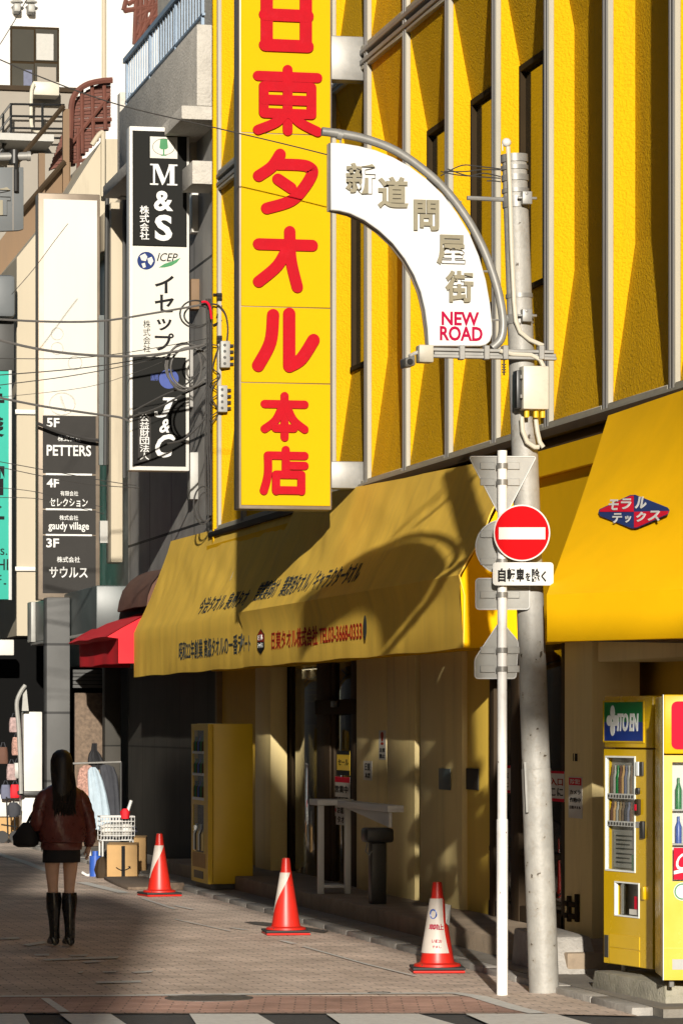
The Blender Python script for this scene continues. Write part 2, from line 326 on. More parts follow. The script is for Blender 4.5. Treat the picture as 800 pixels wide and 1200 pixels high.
def thing(name, label, cat, loc=(0, 0, 0), rotz=0.0, group=None, kind=None):
    o = bpy.data.objects.new(name, None); COL.objects.link(o)
    o.location = loc; o.rotation_euler = (0, 0, rotz); o.empty_display_size = 0.2
    WM[o.name] = Matrix.Translation(Vector(loc)) @ Matrix.Rotation(rotz, 4, 'Z')
    o['label'] = label; o['category'] = cat
    if group: o['group'] = group
    if kind: o['kind'] = kind
    return o

def build(mb, name, mats, parent=None, local=False, bevel=0.0, label=None, seg=2):
    me = bpy.data.meshes.new(name)
    vs = mb.v
    org = Vector((0, 0, 0))
    if parent is not None and not local:
        inv = wmat(parent).inverted(); vs = [inv @ v for v in vs]
    elif parent is None:
        lo = [min(v[i] for v in vs) for i in range(3)]; hi = [max(v[i] for v in vs) for i in range(3)]
        org = Vector(((lo[0] + hi[0]) / 2, (lo[1] + hi[1]) / 2, lo[2])); vs = [v - org for v in vs]
    me.from_pydata([tuple(v) for v in vs], [], mb.f)
    ml = mats if isinstance(mats, (list, tuple)) else [mats]
    for m in ml: me.materials.append(M[m] if isinstance(m, str) else m)
    for p, i, sm in zip(me.polygons, mb.mi, mb.sm): p.material_index = i; p.use_smooth = sm
    bm = bmesh.new(); bm.from_mesh(me)
    bmesh.ops.recalc_face_normals(bm, faces=bm.faces)
    if bevel > 0:
        es = [e for e in bm.edges if len(e.link_faces) == 2 and e.calc_face_angle(0) > 0.5 and e.calc_length() > bevel * 2.2]
        bmesh.ops.bevel(bm, geom=es, offset=bevel, segments=seg, profile=0.5, affect='EDGES', clamp_overlap=True)
    bm.to_mesh(me); bm.free()
    me.set_sharp_from_angle(angle=R(38))
    o = bpy.data.objects.new(name, me); COL.objects.link(o)
    if parent is not None: o.parent = parent; WM[o.name] = wmat(parent)
    else: o.location = org; WM[o.name] = Matrix.Translation(org)
    if label: o['label'] = label
    return o

def tag(o, label=None, cat=None, group=None, kind=None):
    if label: o['label'] = label
    if cat: o['category'] = cat
    if group: o['group'] = group
    if kind: o['kind'] = kind
    return o

def boxpart(name, a, b, m, parent, bevel=0.0, local=False, label=None):
    mb = MB(); mb.box(a, b); return build(mb, name, m, parent, local=local, bevel=bevel, label=label)

# lettering: font outlines turned into thin solid shapes on a surface given by origin, right and up
TXT = {}
def glyphs(body, bold=0.0, shear=0.0, space=1.0):
    key = (body, bold, shear, space)
    if key in TXT: return TXT[key]
    cu = bpy.data.curves.new('lettering_outline', 'FONT'); cu.body = body; cu.offset = bold; cu.shear = shear; cu.space_character = space
    cu.extrude = 0.5; cu.resolution_u = 3
    ob = bpy.data.objects.new('lettering_outline', cu); COL.objects.link(ob)
    dg = bpy.context.evaluated_depsgraph_get(); dg.update()
    ev = ob.evaluated_get(dg); me = ev.to_mesh()
    vs = [v.co.copy() for v in me.vertices]; fs = [tuple(p.vertices) for p in me.polygons]
    ev.to_mesh_clear(); bpy.data.objects.remove(ob); bpy.data.curves.remove(cu)
    TXT[key] = (vs, fs); return TXT[key]
def text(mb, body, o, r, u, w, h, t=0.004, bold=0.0, shear=0.0, mi=0, space=1.0, keep=False):
    vs, fs = glyphs(body, bold, shear, space)
    if not vs: return
    x0 = min(v.x for v in vs); x1 = max(v.x for v in vs); y0 = min(v.y for v in vs); y1 = max(v.y for v in vs)
    o = Vector(o); r = Vector(r).normalized(); u = Vector(u).normalized(); n = r.cross(u).normalized()
    sx = w / max(x1 - x0, 1e-6); sy = h / max(y1 - y0, 1e-6)
    if keep:
        k = min(sx, sy); o = o + r * (w - k * (x1 - x0)) / 2 + u * (h - k * (y1 - y0)) / 2; sx = sy = k
    mb.add([o + r * (v.x - x0) * sx + u * (v.y - y0) * sy + n * (v.z + 0.5) * t for v in vs], fs, mi)

from mathutils.bvhtree import BVHTree
def surface_of(o):
    m = wmat(o); return BVHTree.FromPolygons([m @ v.co for v in o.data.vertices], [tuple(p.vertices) for p in o.data.polygons])
def drape(mb, bvh, d, base, n, gap=.003):
    """lay thin shapes built on a flat guide plane (point base, normal n) onto a cloth surface, along direction d"""
    d = Vector(d).normalized(); n = Vector(n).normalized()
    for i, v in enumerate(mb.v):
        h = (v - base).dot(n); hit = bvh.ray_cast(v - n * h - d * 1.2, d)
        if hit[0] is not None: mb.v[i] = hit[0] - d * (gap + max(0, h))
def smooth2(pts, n=6):
    out = []; P = [Vector(p) for p in pts]
    if len(P) == 2: return P
    for i in range(len(P) - 1):
        p0 = P[max(i - 1, 0)]; p1 = P[i]; p2 = P[i + 1]; p3 = P[min(i + 2, len(P) - 1)]
        for k in range(n):
            t = k / n
            out.append(0.5 * ((2 * p1) + (p2 - p0) * t + (2 * p0 - 5 * p1 + 4 * p2 - p3) * t * t + (3 * p1 - p0 - 3 * p2 + p3) * t ** 3))
    out.append(P[-1]); return out
def brush(mb, pts, wd, o, r, u, t, mi=0, curve=False, seg=7):
    """one round-ended brush stroke as a solid: pts are 2-D in metres"""
    o = Vector(o); r = Vector(r).normalized(); u = Vector(u).normalized(); n = r.cross(u).normalized()
    P = smooth2([(p[0], p[1]) for p in pts]) if curve else [Vector(p) for p in pts]
    L = []; Rr = []; h = wd / 2; N = len(P)
    for i in range(N):
        a = (P[i] - P[i - 1]).normalized() if i > 0 else (P[1] - P[0]).normalized()
        b = (P[i + 1] - P[i]).normalized() if i < N - 1 else a
        tn = (a + b); tn = tn.normalized() if tn.length > 1e-6 else a
        nn = Vector((-tn.y, tn.x)); k = 1 / max(0.5, abs(nn.dot(Vector((-a.y, a.x)))))
        L.append(P[i] + nn * h * k); Rr.append(P[i] - nn * h * k)
    d0 = (P[0] - P[1]).normalized(); d1 = (P[-1] - P[-2]).normalized()
    def cap(c, d):
        a0 = math.atan2(d.y, d.x)
        return [c + Vector((math.cos(a0 + w), math.sin(a0 + w))) * h for w in [(-0.5 + (k + 1) / (seg + 1)) * math.pi for k in range(seg)]]
    out = L[::-1][:0]
    poly = Rr + cap(P[-1], d1) + L[::-1] + cap(P[0], d0)
    n0 = len(poly)
    top = [o + r * p.x + u * p.y + n * t for p in poly]; bot = [o + r * p.x + u * p.y for p in poly]
    fs = [(i, (i + 1) % n0, n0 + (i + 1) % n0, n0 + i) for i in range(n0)]
    nr = N; c1 = list(range(nr, nr + seg)); lidx = list(range(nr + seg, 2 * nr + seg)); c0 = list(range(2 * nr + seg, 2 * nr + 2 * seg))
    lf = lidx[::-1]          # left points in path order
    caps = []
    for i in range(nr - 1): caps.append((i, i + 1, lf[i + 1], lf[i]))
    caps.append(tuple([nr - 1] + c1 + [lf[-1]])); caps.append(tuple([lf[0]] + c0 + [0]))
    mb.add(bot + top, fs + [tuple(n0 + i for i in c) for c in caps] + [c[::-1] for c in caps], mi)

# ================================================================== THE SETTING: ground
def sheet(name, pts, m, kind='structure', label=None, cat=None):
    mb = MB(); mb.add(pts, [tuple(range(len(pts)))]); o = build(mb, name, m)
    return tag(o, label, cat, kind=kind)
def at_z(p, z): return Vector((p.x, p.y, z))

sheet('ground', [(-400, -300, -0.012), (400, -300, -0.012), (400, 700, -0.012), (-400, 700, -0.012)], 'asphalt', label='dark asphalt ground of the crossing and beyond', cat='ground')
pv = [PZ(-700, 1187), PZ(600, 1187.5), Vector((6.80, 22.45, 0)), Vector((6.80, 110, 0)), Vector((-1.2, 110, 0))]
sheet('street', pv, 'pavers', label='shopping street paved with worn pinkish brown brick pavers', cat='street')
rb = [at_z(PZ(-700, 1187), .004), at_z(PZ(640, 1187), .004), at_z(PZ(545, 1168), .004), at_z(PZ(-700, 1168), .004)]
sheet('brick_band', rb, 'pavers_red', label='band of red brick pavers beside the crossing', cat='paving')

mk = MB()
def strip(px, w, z=.008):     # painted line through photo pixels on the ground, w metres wide
    P = [at_z(PZ(*p), z) for p in px]
    L = []; Rr = []
    for i, p in enumerate(P):
        d = (P[min(i + 1, len(P) - 1)] - P[max(i - 1, 0)]).normalized(); n = Vector((-d.y, d.x, 0))
        L.append(p + n * w / 2); Rr.append(p - n * w / 2)
    for i in range(len(P) - 1): mk.add([L[i], L[i + 1], Rr[i + 1], Rr[i]], [(0, 1, 2, 3)])
strip([(-60, 1169), (120, 1168), (300, 1166), (430, 1165.2), (535, 1165), (560, 1169), (582, 1176), (606, 1183), (630, 1188.5)], 0.13)
strip([(-5, 1000), (30, 1011), (60, 1022.5)], .13); strip([(96, 1034.5), (146, 1047)], .15); strip([(166, 1053), (205, 1066)], .05); strip([(205, 1062), (226, 1066.5)], .05)
strip([(270, 1088), (288, 1090.5)], .06); strip([(330, 1103), (345, 1107)], .06); strip([(355, 1110), (430, 1131), (487, 1145)], .035)
strip([(205, 1078), (270, 1092)], .03)
for q in ([(0, 1100), (22, 1099), (24, 1101), (2, 1102)], [(26, 1108), (52, 1103.5), (55, 1106), (34, 1109.5)], [(40, 1119), (58, 1118.5), (58, 1121), (42, 1121)],
          [(50, 1125.5), (96, 1122.5), (140, 1121.5), (138, 1124), (90, 1125.5), (54, 1127)], [(80, 1120), (104, 1119), (102, 1121.5), (84, 1121.8)], [(96, 1128), (112, 1126), (120, 1128.5), (100, 1129.5)],
          [(92, 1140), (98, 1139), (97, 1141), (93, 1141.5)], [(120, 1139.5), (136, 1138.5), (137, 1140.5), (122, 1141)], [(154, 1140), (172, 1139), (180, 1138), (178, 1140.5), (158, 1141.5)],
          [(112, 1151), (165, 1150), (166, 1152.5), (114, 1153.5)], [(48, 1171), (58, 1171), (82, 1187), (70, 1187)]):
    mk.add([at_z(PZ(*p), .008) for p in q], [tuple(range(len(q)))])
for a0, a1, b0, b1 in ((-60, 28, -70, 40), (70, 130, 95, 160), (222, 302, 235, 335), (382, 490, 410, 560), (545, 650, 590, 720)):
    mk.add([at_z(PZ(a0, 1189), .006), at_z(PZ(a1, 1189), .006), at_z(PZ(b1, 1209), .006), at_z(PZ(b0, 1209), .006)], [(0, 1, 2, 3)])
tag(build(mk, 'road_markings', 'marking'), 'worn white painted lines and zebra stripes on the paving', 'markings', kind='structure')

kb = MB()
y = 22.6
while y < 60:
    kb.box((6.80, y + .012, -.1), (6.95, y + 0.988, .046 + random.uniform(-.004, .004))); y += 1.0
tag(build(kb, 'kerb', 'concrete', bevel=.012), 'pale concrete kerb stones along the street edge', 'kerb', kind='structure')
sw = MB(); sw.box((6.952, 22.4, -.1), (7.24, 60, .045)); sw.box((7.24, 22.4, -.1), (8.6, 25.75, .043)); sw.box((7.24, 45.0, -.1), (9, 60, .046))
tag(build(sw, 'pavement', 'concrete_dark'), 'narrow grimy concrete pavement strip behind the kerb', 'pavement', kind='structure')
st = MB(); st.box((7.242, 25.76, -.1), (9.2, 44.95, .20))
tag(build(st, 'shop_step', 'step', bevel=.015), 'long brown concrete step under the yellow awning', 'step', kind='structure')
gd = MB()
P = [PZ(286, 1081), PZ(300, 1080.5), PZ(340, 1084), PZ(385, 1091.5), PZ(380, 1094), PZ(330, 1087.5), PZ(298, 1084)]
tag(sheet('dark_strip', [at_z(p, .006) for p in P], 'iron'), 'thin dark strip on the paving beside the middle cone', 'drain', kind='thing')  # flat dark sheet just above the pavers

def manhole(name, px, py, r, label):
    c = PZ(px, py); mb = MB()
    rings = [[Vector((c.x + q * math.cos(2 * math.pi * k / 36), c.y + q * math.sin(2 * math.pi * k / 36), z)) for k in range(36)] for q, z in ((r, -.02), (r, .009), (r * .9, .010), (r * .88, .005), (r * .3, .006))]
    mb.loft(rings); o = build(mb, name, 'iron'); tag(o, label, 'manhole cover')
manhole('manhole_cover', 245, 1170.5, .31, 'round dark iron manhole cover set in the paving near the crossing')
manhole('manhole_cover', 444, 1164.3, .085, 'small round iron valve cover on the white stop line')

cb = MB(); p = PZ(622, 1141, .045); q = Vector((7.12, 26.75, 0))
cb.hexa([(7.12, 25.72, .03), (7.5, 25.72, .03), (7.5, 26.95, .03), (7.12, 26.95, .03), (7.13, 25.95, .31), (7.48, 25.95, .31), (7.48, 26.9, .33), (7.13, 26.9, .33)])
tag(build(cb, 'stone_block', 'concrete', bevel=.02), 'rough pale concrete block at the end of the step behind the leaning pole', 'block')
pl = MB()
pl.hexa([(7.04, 24.43, .0), (7.11, 22.86, .0), (8.3, 22.95, .0), (8.3, 24.5, .0), (7.06, 24.40, .165), (7.12, 22.9, .165), (8.3, 22.95, .165), (8.3, 24.47, .165)])
tag(build(pl, 'concrete_plinth', 'mossy', bevel=.012), 'mossy concrete plinth under the two vending machines at the corner', 'plinth')

# ================================================================== YELLOW BUILDING
YB = thing('yellow_building', 'yellow towel shop building with folded facade panels and tall mullions above the awnings', 'building', (8.0, 33.6, 0))
XF = 7.90; PITCH = 1.74575; Y0 = 35.635
def ym(k): return Y0 - PITCH * k
Z_S, Z_T, Z_T2, Z_U = 4.43, 8.70, 8.92, 13.2
DEP = 0.175
body = MB()
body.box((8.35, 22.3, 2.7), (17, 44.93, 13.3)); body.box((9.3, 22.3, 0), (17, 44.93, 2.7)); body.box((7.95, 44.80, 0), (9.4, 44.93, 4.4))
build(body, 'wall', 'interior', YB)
def bay(kf, kn, z0, z1, window):
    """one folded precast bay between mullion kf (far) and kn (near)"""
    yf = ym(kf) - .062; yn = ym(kn) + .062
    za = z0 + 1.27; zb = z1 - 0.98
    X = lambda d: XF + d
    lv = [(z0, .012), (za, DEP), (zb, DEP), (z1, .012)]
    mb = MB()
    def fy(d): return yf - .085 * d / DEP
    # far reveal, back, near return as fine strips so the folds stay crisp
    for (za_, da), (zb_, db) in zip(lv[:-1], lv[1:]):
        mid = window and (za_, zb_) == (za, zb)
        mb.add([(XF, yf, za_), (X(da), fy(da), za_), (X(db), fy(db), zb_), (XF, yf, zb_)], [(0, 1, 2, 3)])
        if not mid: mb.add([(X(da), fy(da), za_), (X(da), yn, za_), (X(db), yn, zb_), (X(db), fy(db), zb_)], [(0, 1, 2, 3)])
        mb.add([(X(da), yn, za_), (XF, yn, za_), (XF, yn, zb_), (X(db), yn, zb_)], [(0, 1, 2, 3)])
    build(mb, 'facade_panel', 'stucco', YB)
    # cream frame round the bay
    fr = MB()
    fr.box((XF - .028, yf - .018, z0 - .03), (XF + .02, yf, z1 + .03)); fr.box((XF - .028, yn, z0 - .03), (XF + .02, yn + .018, z1 + .03))
    fr.box((XF - .031, yn + .03, z0 - .03), (XF + .02, yf - .03, z0 + .012)); fr.box((XF - .031, yn + .03, z1 - .012), (XF + .02, yf - .03, z1 + .03))
    build(fr, 'panel_frame', 'trim', YB, bevel=.006, seg=1)
    if window:
        w = MB(); y1 = fy(DEP) + .002; xo = X(DEP) - .012
        w.box((xo, y1 - .05, za), (xo + .09, y1, zb)); w.box((xo, yn, za), (xo + .09, yn + .05, zb))
        w.box((xo, yn + .05, zb - .06), (xo + .09, y1 - .05, zb)); w.box((xo - .02, yn + .05, za), (xo + .09, y1 - .05, za + .05))
        ym_ = (y1 + yn) / 2; w.box((xo + .01, ym_ - .025, za + .05), (xo + .08, ym_ + .025, zb - .06))
        wo = build(w, 'window', 'winframe', YB, bevel=.005, seg=1)
        g = MB(); g.box((xo + .05, yn + .04, za + .04), (xo + .06, y1 - .04, zb - .05)); build(g, 'pane', 'winglass', wo)
wins = {(-1, 0), (1, 2), (2, 3), (3, 4), (-4, -3)}
for k in range(-5, 8):
    bay(k, k + 1, Z_S, Z_T, (k, k + 1) in wins)
    if k < 4: bay(k, k + 1, Z_T2, Z_U, (k, k + 1) in wins)
for k in range(-5, 9):
    m1 = MB(); c = ym(k)
    zt = Z_U + .1
    m1.box((XF - .035, c + .016, Z_S - .03), (XF + .2, c + .060, zt)); m1.box((XF - .035, c - .060, Z_S - .03), (XF + .2, c - .016, zt)); m1.box((XF - .012, c - .016, Z_S - .03), (XF + .15, c + .016, zt))
    build(m1, 'mullion', 'alu', YB, bevel=.008, seg=1)
tr = MB(); ya, yb = ym(8) - .1, ym(-5) + .1
tr.box((XF - .045, ya, Z_T + .03), (XF + .1, yb, Z_T + .085)); tr.box((XF - .045, ya, Z_T2 - .085), (XF + .1, yb, Z_T2 - .03))
build(tr, 'transom', 'alu', YB, bevel=.008, seg=1)
tg = MB(); tg.box((XF + .02, ya, Z_T + .087), (XF + .12, yb, Z_T2 - .087)); build(tg, 'transom_joint', 'darkgap', YB)
ed = MB(); ed.box((XF - .05, ym(-5) + .075, 4.2), (XF + .3, ym(-5) + .22, Z_U + .1)); build(ed, 'corner_trim', 'white', YB, bevel=.01)
boxpart('pilaster', (XF - .08, ym(-5) - .02, 4.2), (XF + .2, ym(-5) + .07, Z_U + .1), 'stucco', YB, bevel=.01)
sl = MB(); sl.box((XF - .065, 22.4, 4.375), (XF + .2, 44.7, 4.397)); build(sl, 'sill', 'trim', YB)
gt = MB(); gt.box((XF - .085, 22.4, 4.30), (XF + .2, 44.7, 4.373)); gt.box((XF - .03, 22.4, 4.20), (XF + .2, 44.7, 4.298)); build(gt, 'gutter', 'darkbrown', YB, bevel=.01)
fs_ = MB(); fs_.box((7.86, 22.4, 2.60), (8.3, 44.7, 3.98)); fs_.box((7.80, 22.4, 3.985), (8.3, 44.7, 4.198)); build(fs_, 'fascia', 'fabric2', YB)
cw = MB(); cw.box((7.93, 22.2, 0), (17, 22.29, 13.3)); build(cw, 'side_wall', 'stucco', YB)

def wp(name, x0, x1, Xf, m, th=.08, z0=.2, z1=2.6, bevel=.006, lab=None):
    a = PX(x0, 900, Xf).y; b = PX(x1, 900, Xf).y
    return boxpart(name, (Xf, a, z0), (Xf + th, b, z1), m, YB, bevel=bevel, label=lab)
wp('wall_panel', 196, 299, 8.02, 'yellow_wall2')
wp('post', 299, 317, 7.92, 'cream_wall', .2)
wp('sliding_door', 317, 346, 8.16, 'darkbrown')
for xx in (323, 331, 339): wp('door_rail', xx, xx + 2.5, 8.13, 'winframe', .03)
wp('wall_panel', 340, 392, 8.8, 'yellow_wall2')  # inner yellow wall stands in for a yellow reflection in the pane
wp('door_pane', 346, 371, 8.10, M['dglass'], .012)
wp('door_post', 371, 386, 8.02, 'darkbrown', .12)
dr = wp('glass_door', 386, 391, 8.04, 'darkbrown', .06)
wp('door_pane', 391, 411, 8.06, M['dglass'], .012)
wp('door_post', 411, 417, 8.00, 'darkbrown', .14)
a, b = PX(371, 0, 8.0).y, PX(417, 0, 8.0).y
boxpart('door_header', (7.98, b, 2.03), (8.2, a, 2.19), 'winframe', YB, bevel=.01)
s_ = MB(); p = PX(393, 825, 7.97); s_.box((7.94, p.y - .12, p.z - .035), (7.979, p.y + .12, p.z + .035)); build(s_, 'door_sensor', 'black', YB, bevel=.01)
wp('wall_panel', 417.5, 452.5, 7.95, 'cream_wall'); wp('wall_panel', 453.3, 485.5, 7.95, 'cream_wall')
wp('wall_panel', 484, 494, 8.12, 'darkgap')
wp('wall_panel', 492, 541, 7.96, 'cream_wall'); wp('wall_panel', 541.6, 573, 8.01, 'yellow_wall')
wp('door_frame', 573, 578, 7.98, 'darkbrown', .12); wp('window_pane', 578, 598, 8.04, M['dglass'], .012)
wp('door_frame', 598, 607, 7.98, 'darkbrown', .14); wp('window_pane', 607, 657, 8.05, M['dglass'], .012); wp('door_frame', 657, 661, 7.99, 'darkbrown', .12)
a, b = PX(573, 0, 8.0).y, PX(661, 0, 8.0).y
boxpart('window_rail', (7.99, b, .2), (8.1, a, .34), 'darkbrown', YB, bevel=.01); boxpart('window_rail', (7.995, b, .78), (8.09, a, .83), 'darkbrown', YB, bevel=.008)
wp('pillar', 661, 693, 7.93, 'cream_wall', .4, z0=.04)
wp('wall_panel', 693, 702, 8.3, 'darkgap', z0=.04)
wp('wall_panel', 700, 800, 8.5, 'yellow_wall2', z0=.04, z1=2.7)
boxpart('lintel', (7.93, 22.4, 2.42), (8.5, PX(700, 0, 7.93).y, 2.6), 'cream_wall', YB, bevel=.01)
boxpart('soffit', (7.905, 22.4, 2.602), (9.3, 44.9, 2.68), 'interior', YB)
# door plates, plaque marks
for xa, xb, ya_, yb_, Xs, m in ((515, 528, 901, 925, 7.955, 'teal_glass'), (547, 561, 901, 925, 8.005, 'tile_stone')):
    p0 = PX(xa, yb_, Xs); p1 = PX(xb, ya_, Xs); boxpart('wall_plate', (Xs - .012, p1.y, p0.z), (Xs, p0.y, p1.z), m, YB, bevel=.004)
hb = MB()
for (xa, xb, ya_, yb_) in ((661, 676, 1058, 1061), (661, 676, 1072, 1075), (666, 668, 1050, 1080), (675, 677.5, 1048, 1080)):
    p0 = PX(xa, yb_, 7.92); p1 = PX(xb, ya_, 7.92); hb.box((7.90, p1.y, p0.z), (7.93, p0.y, p1.z))
build(hb, 'wall_bracket', 'winframe', YB, bevel=.004)

# things inside the doorway: lights, shelf bands
def inside(name, label, cat, x0, x1, y0, y1, X, m, th=.05):
    p0 = PX(x0, y1, X); p1 = PX(x1, y0, X); mb = MB(); mb.box((X, p1.y, p0.z), (X + th, p0.y, p1.z)); return tag(build(mb, name, m, bevel=.005), label, cat)
inside('ceiling_light', 'thin lit fluorescent tube inside the towel shop doorway', 'ceiling light', 342, 385, 783, 785.5, 8.3, 'tube_light', .03)
for i, (xx, lb) in enumerate(((357, 'left cream spotlight hanging inside the shop doorway'), (367, 'right cream spotlight hanging inside the shop doorway'))):
    p = PX(xx, 787, 8.35); mb = MB(); mb.tube([p, p + Vector((-.05, -.10, -.14))], [.045, .075], 12); mb.tube([p, p + Vector((0, .02, .08))], .012, 6)
    tag(build(mb, 'spotlight', 'cream_plastic'), lb, 'spotlight', group='spotlights in the shop doorway')
t = thing('roller_blind', 'grey and brown folded blinds high inside the shop doorway', 'blind', PX(365, 850, 8.5))
inside_parts = ((353, 384, 799, 808, 'sign_back'), (353, 384, 809, 814, 'pinkcloth'), (353, 384, 814, 822, 'interior'), (354, 383, 822, 849, 'brown_fabric'))
for a_, b_, c_, d_, m in inside_parts:
    p0 = PX(a_, d_, 8.5); p1 = PX(b_, c_, 8.5); boxpart('slat', (8.5, p1.y, p0.z), (8.53, p0.y, p1.z), m, t)

# notices stuck to the walls: each sheet lifts off
def notice(label, x0, x1, y0, y1, X, marks=(), m='paper', group=None):
    p0 = PX(x0, y1, X); p1 = PX(x1, y0, X)
    mb = MB(); mb.box((X - .003, p1.y, p0.z), (X, p0.y, p1.z)); o = build(mb, 'notice', m); tag(o, label, 'notice', group)
    for (u0, u1, v0, v1, mm, tx) in marks:   # fractions from top left
        h = p1.z - p0.z; w = p0.y - p1.y
        oo = Vector((X - .0035, p0.y - w * u0, p1.z - h * v1)); k = MB()
        if tx: text(k, tx, oo, (0, -1, 0), (0, 0, 1), w * (u1 - u0), h * (v1 - v0), .002, bold=.02)
        else: k.box((X - .0048, p0.y - w * u1, p1.z - h * v1), (X - .0032, p0.y - w * u0, p1.z - h * v0))
        build(k, 'printing', mm, o)
notice('white bill with a red band and red writing on the glass door', 391, 410, 911, 956, 8.058, ((0, 1, 0, .14, 'print_red', None), (.1, .9, .22, .4, 'ink', '営業中'), (.1, .9, .5, .62, 'ink', '開店時間'), (.1, .9, .72, .9, 'print_red', '御案内')))
notice('yellow flyer with dark stripes on the glass door above the red banded bill', 395, 410, 880, 908, 8.058, ((0, 1, 0, .16, 'ink', None), (.1, .9, .34, .6, 'ink', 'セール'), (0, 1, .8, 1, 'ink', None)), 'vend_dull')
notice('low white sheet with dark lettering on the glass door behind the desk frame', 394, 410, 945, 966, 8.055, ((.1, .9, .1, .42, 'ink', 'お願い'), (.1, .9, .55, .9, 'ink', 'タオル')))
notice('narrow white slip with grey writing on the cream panel beside the door', 426, 436, 892, 914, 7.95, ((.2, .8, .1, .5, 'ink_grey', '日東'), (.2, .8, .6, .9, 'ink_grey', '本店')))
notice('pale slip with a red exclamation mark on the cream panel', 444, 452, 856, 890, 7.95, ((.3, .7, .05, .5, 'ink_red', '!'), (.1, .9, .6, .75, 'ink', '注意'), (.1, .9, .8, .95, 'ink', '禁止')))
notice('red striped notice in the window left of the white pole', 578, 598, 897, 928, 8.035, ((0, 1, 0, .1, 'print_red', None), (.1, .9, .25, .5, 'ink', '駐車'), (.1, .9, .55, .8, 'ink', '禁止'), (0, 1, .9, 1, 'print_red', None)))
notice('red striped notice in the window right of the leaning pole', 636, 661, 904, 938, 7.985, ((0, 1, 0, .08, 'print_red', None), (.05, .95, .22, .48, 'ink_red', '出入口'), (.05, .95, .55, .82, 'ink', 'ここに'), (0, 1, .9, 1, 'print_red', None)))
notice('white sheet with a red heading and lines of writing on the corner pillar', 666, 682, 911, 958, 7.93, ((.05, .95, .02, .2, 'print_red', None), (.15, .85, .05, .17, 'paper', '防犯'), (.1, .9, .32, .42, 'ink', 'カメラ'), (.1, .9, .5, .62, 'ink', '作動中'), (.1, .9, .7, .78, 'ink', '日東タオル')))
notice('small dark plate with two pale marks high on the corner pillar', 669, 678, 882, 893, 7.93, ((.25, .35, .1, .9, 'ink', None), (.5, .85, .1, .9, 'ink', None)), 'cream_wall')

# ------------------------------------------------------------------ awnings
from mathutils import noise as NZ
def wob(a, b): return .008 * math.sin(a * 2.1 + b * 3.0) + .016 * NZ.noise(Vector((a * 1.1, b * .9, 3))) + .012 * NZ.noise(Vector((a * 3.1 + b * 1.6, b * 1.1, 9)))
def awning_cloth(y_far, y_near, top_far, top_near, xtop, xfront, zf, zb, skew=0.0, proud=0.0, th=.012, ny=110):
    """slope and valance as one cloth with slight sag; skew shifts the far top corner along the street"""
    mb = MB(); outer = []; inner = []
    prof = [('s', k / 16) for k in range(17)] + [('v', k / 4) for k in range(1, 5)]
    for i in range(ny + 1):
        t = i / ny; ro = []; ri = []
        for kind, s in prof:
            if kind == 's':
                yf = y_far - skew * (1 - s); yy = yf + (y_near - yf) * t
                zt = top_far + (top_near - top_far) * t
                x = xtop + (xfront - xtop) * s; z = zt + (zf - zt) * s
                sag = .03 * math.sin(math.pi * s) + wob(yy, s * 4) * math.sin(math.pi * min(1, s + .02))
                p = Vector((x + sag * .9 - proud * .9, yy, z - sag * .35 + proud * .35))
            else:
                yy = y_far + (y_near - y_far) * t
                p = Vector((xfront + wob(yy, 2) * .7 * s - proud * .2, yy, zf + (zb - zf) * s + (.006 * math.sin(yy * 2.6) if s > .9 else 0)))
            ro.append(p); ri.append(p + Vector((th, 0, -th * .3)))
        outer.append(ro); inner.append(ri)
    n = len(prof)
    vs = [p for r in outer for p in r] + [p for r in inner for p in r]; N = (ny + 1) * n; fs = []
    for i in range(ny):
        for k in range(n - 1):
            a = i * n + k; fs.append((a, a + 1, a + n + 1, a + n)); fs.append((N + a, N + a + n, N + a + n + 1, N + a + 1))
    for k in range(n - 1): fs.append((k, N + k, N + k + 1, k + 1)); a = ny * n + k; fs.append((a, a + 1, N + a + 1, N + a))
    for i in range(ny):
        a = i * n; fs.append((a, a + n, N + a + n, N + a)); a = i * n + n - 1; fs.append((a, N + a, N + a + n, a + n))
    mb.add(vs, fs, 0, True); return mb
XV = 7.37; ZFOLD, ZBOT = 3.17, 2.57
AWA = thing('shop_awning', 'far yellow awning section with only dark lettering, beyond the tower sign', 'awning', (XV, 43, ZBOT), group='yellow canvas awnings over the towel shop')
SA = surface_of(build(awning_cloth(48.0, 38.4, 4.43, 4.36, 7.88, XV, ZFOLD, ZBOT), 'canopy', 'fabric', AWA))
fr = MB()
for yy in (47.9, 45.0, 42.0, 39.2): fr.tube([(7.9, yy, 4.34), (XV + .05, yy, ZFOLD - .03), (XV + .05, yy, ZBOT + .03)], .014, 6); fr.tube([(7.9, yy, ZBOT + .05), (XV + .06, yy, ZBOT + .05)], .012, 6)
fr.tube([(XV + .05, 47.9, ZBOT + .04), (XV + .05, 38.6, ZBOT + .04)], .014, 6); build(fr, 'frame', 'steel', AWA)
AWB = thing('shop_awning', 'long yellow awning section with a red company name and telephone number', 'awning', (XV, 34, ZBOT), group='yellow canvas awnings over the towel shop')
SB_ = surface_of(build(awning_cloth(39.8, 29.4, 4.42, 4.20, 7.88, XV, ZFOLD, ZBOT, skew=1.0, proud=.07), 'canopy', 'fabric', AWB))
ep = MB(); ep.prism([(7.86, 29.42, 4.15), (XV - .045, 29.42, ZFOLD - .01), (XV - .015, 29.42, ZBOT), (7.86, 29.42, ZBOT + .02)], (0, .012, 0)); build(ep, 'end_panel', 'fabric2', AWB)
fr = MB()
for yy in (29.6, 32.5, 35.5, 38.4): fr.tube([(7.88, yy, 4.1), (XV + .05, yy, ZFOLD - .03), (XV + .05, yy, ZBOT + .03)], .014, 6); fr.tube([(7.9, yy, ZBOT + .05), (XV + .06, yy, ZBOT + .05)], .012, 6)
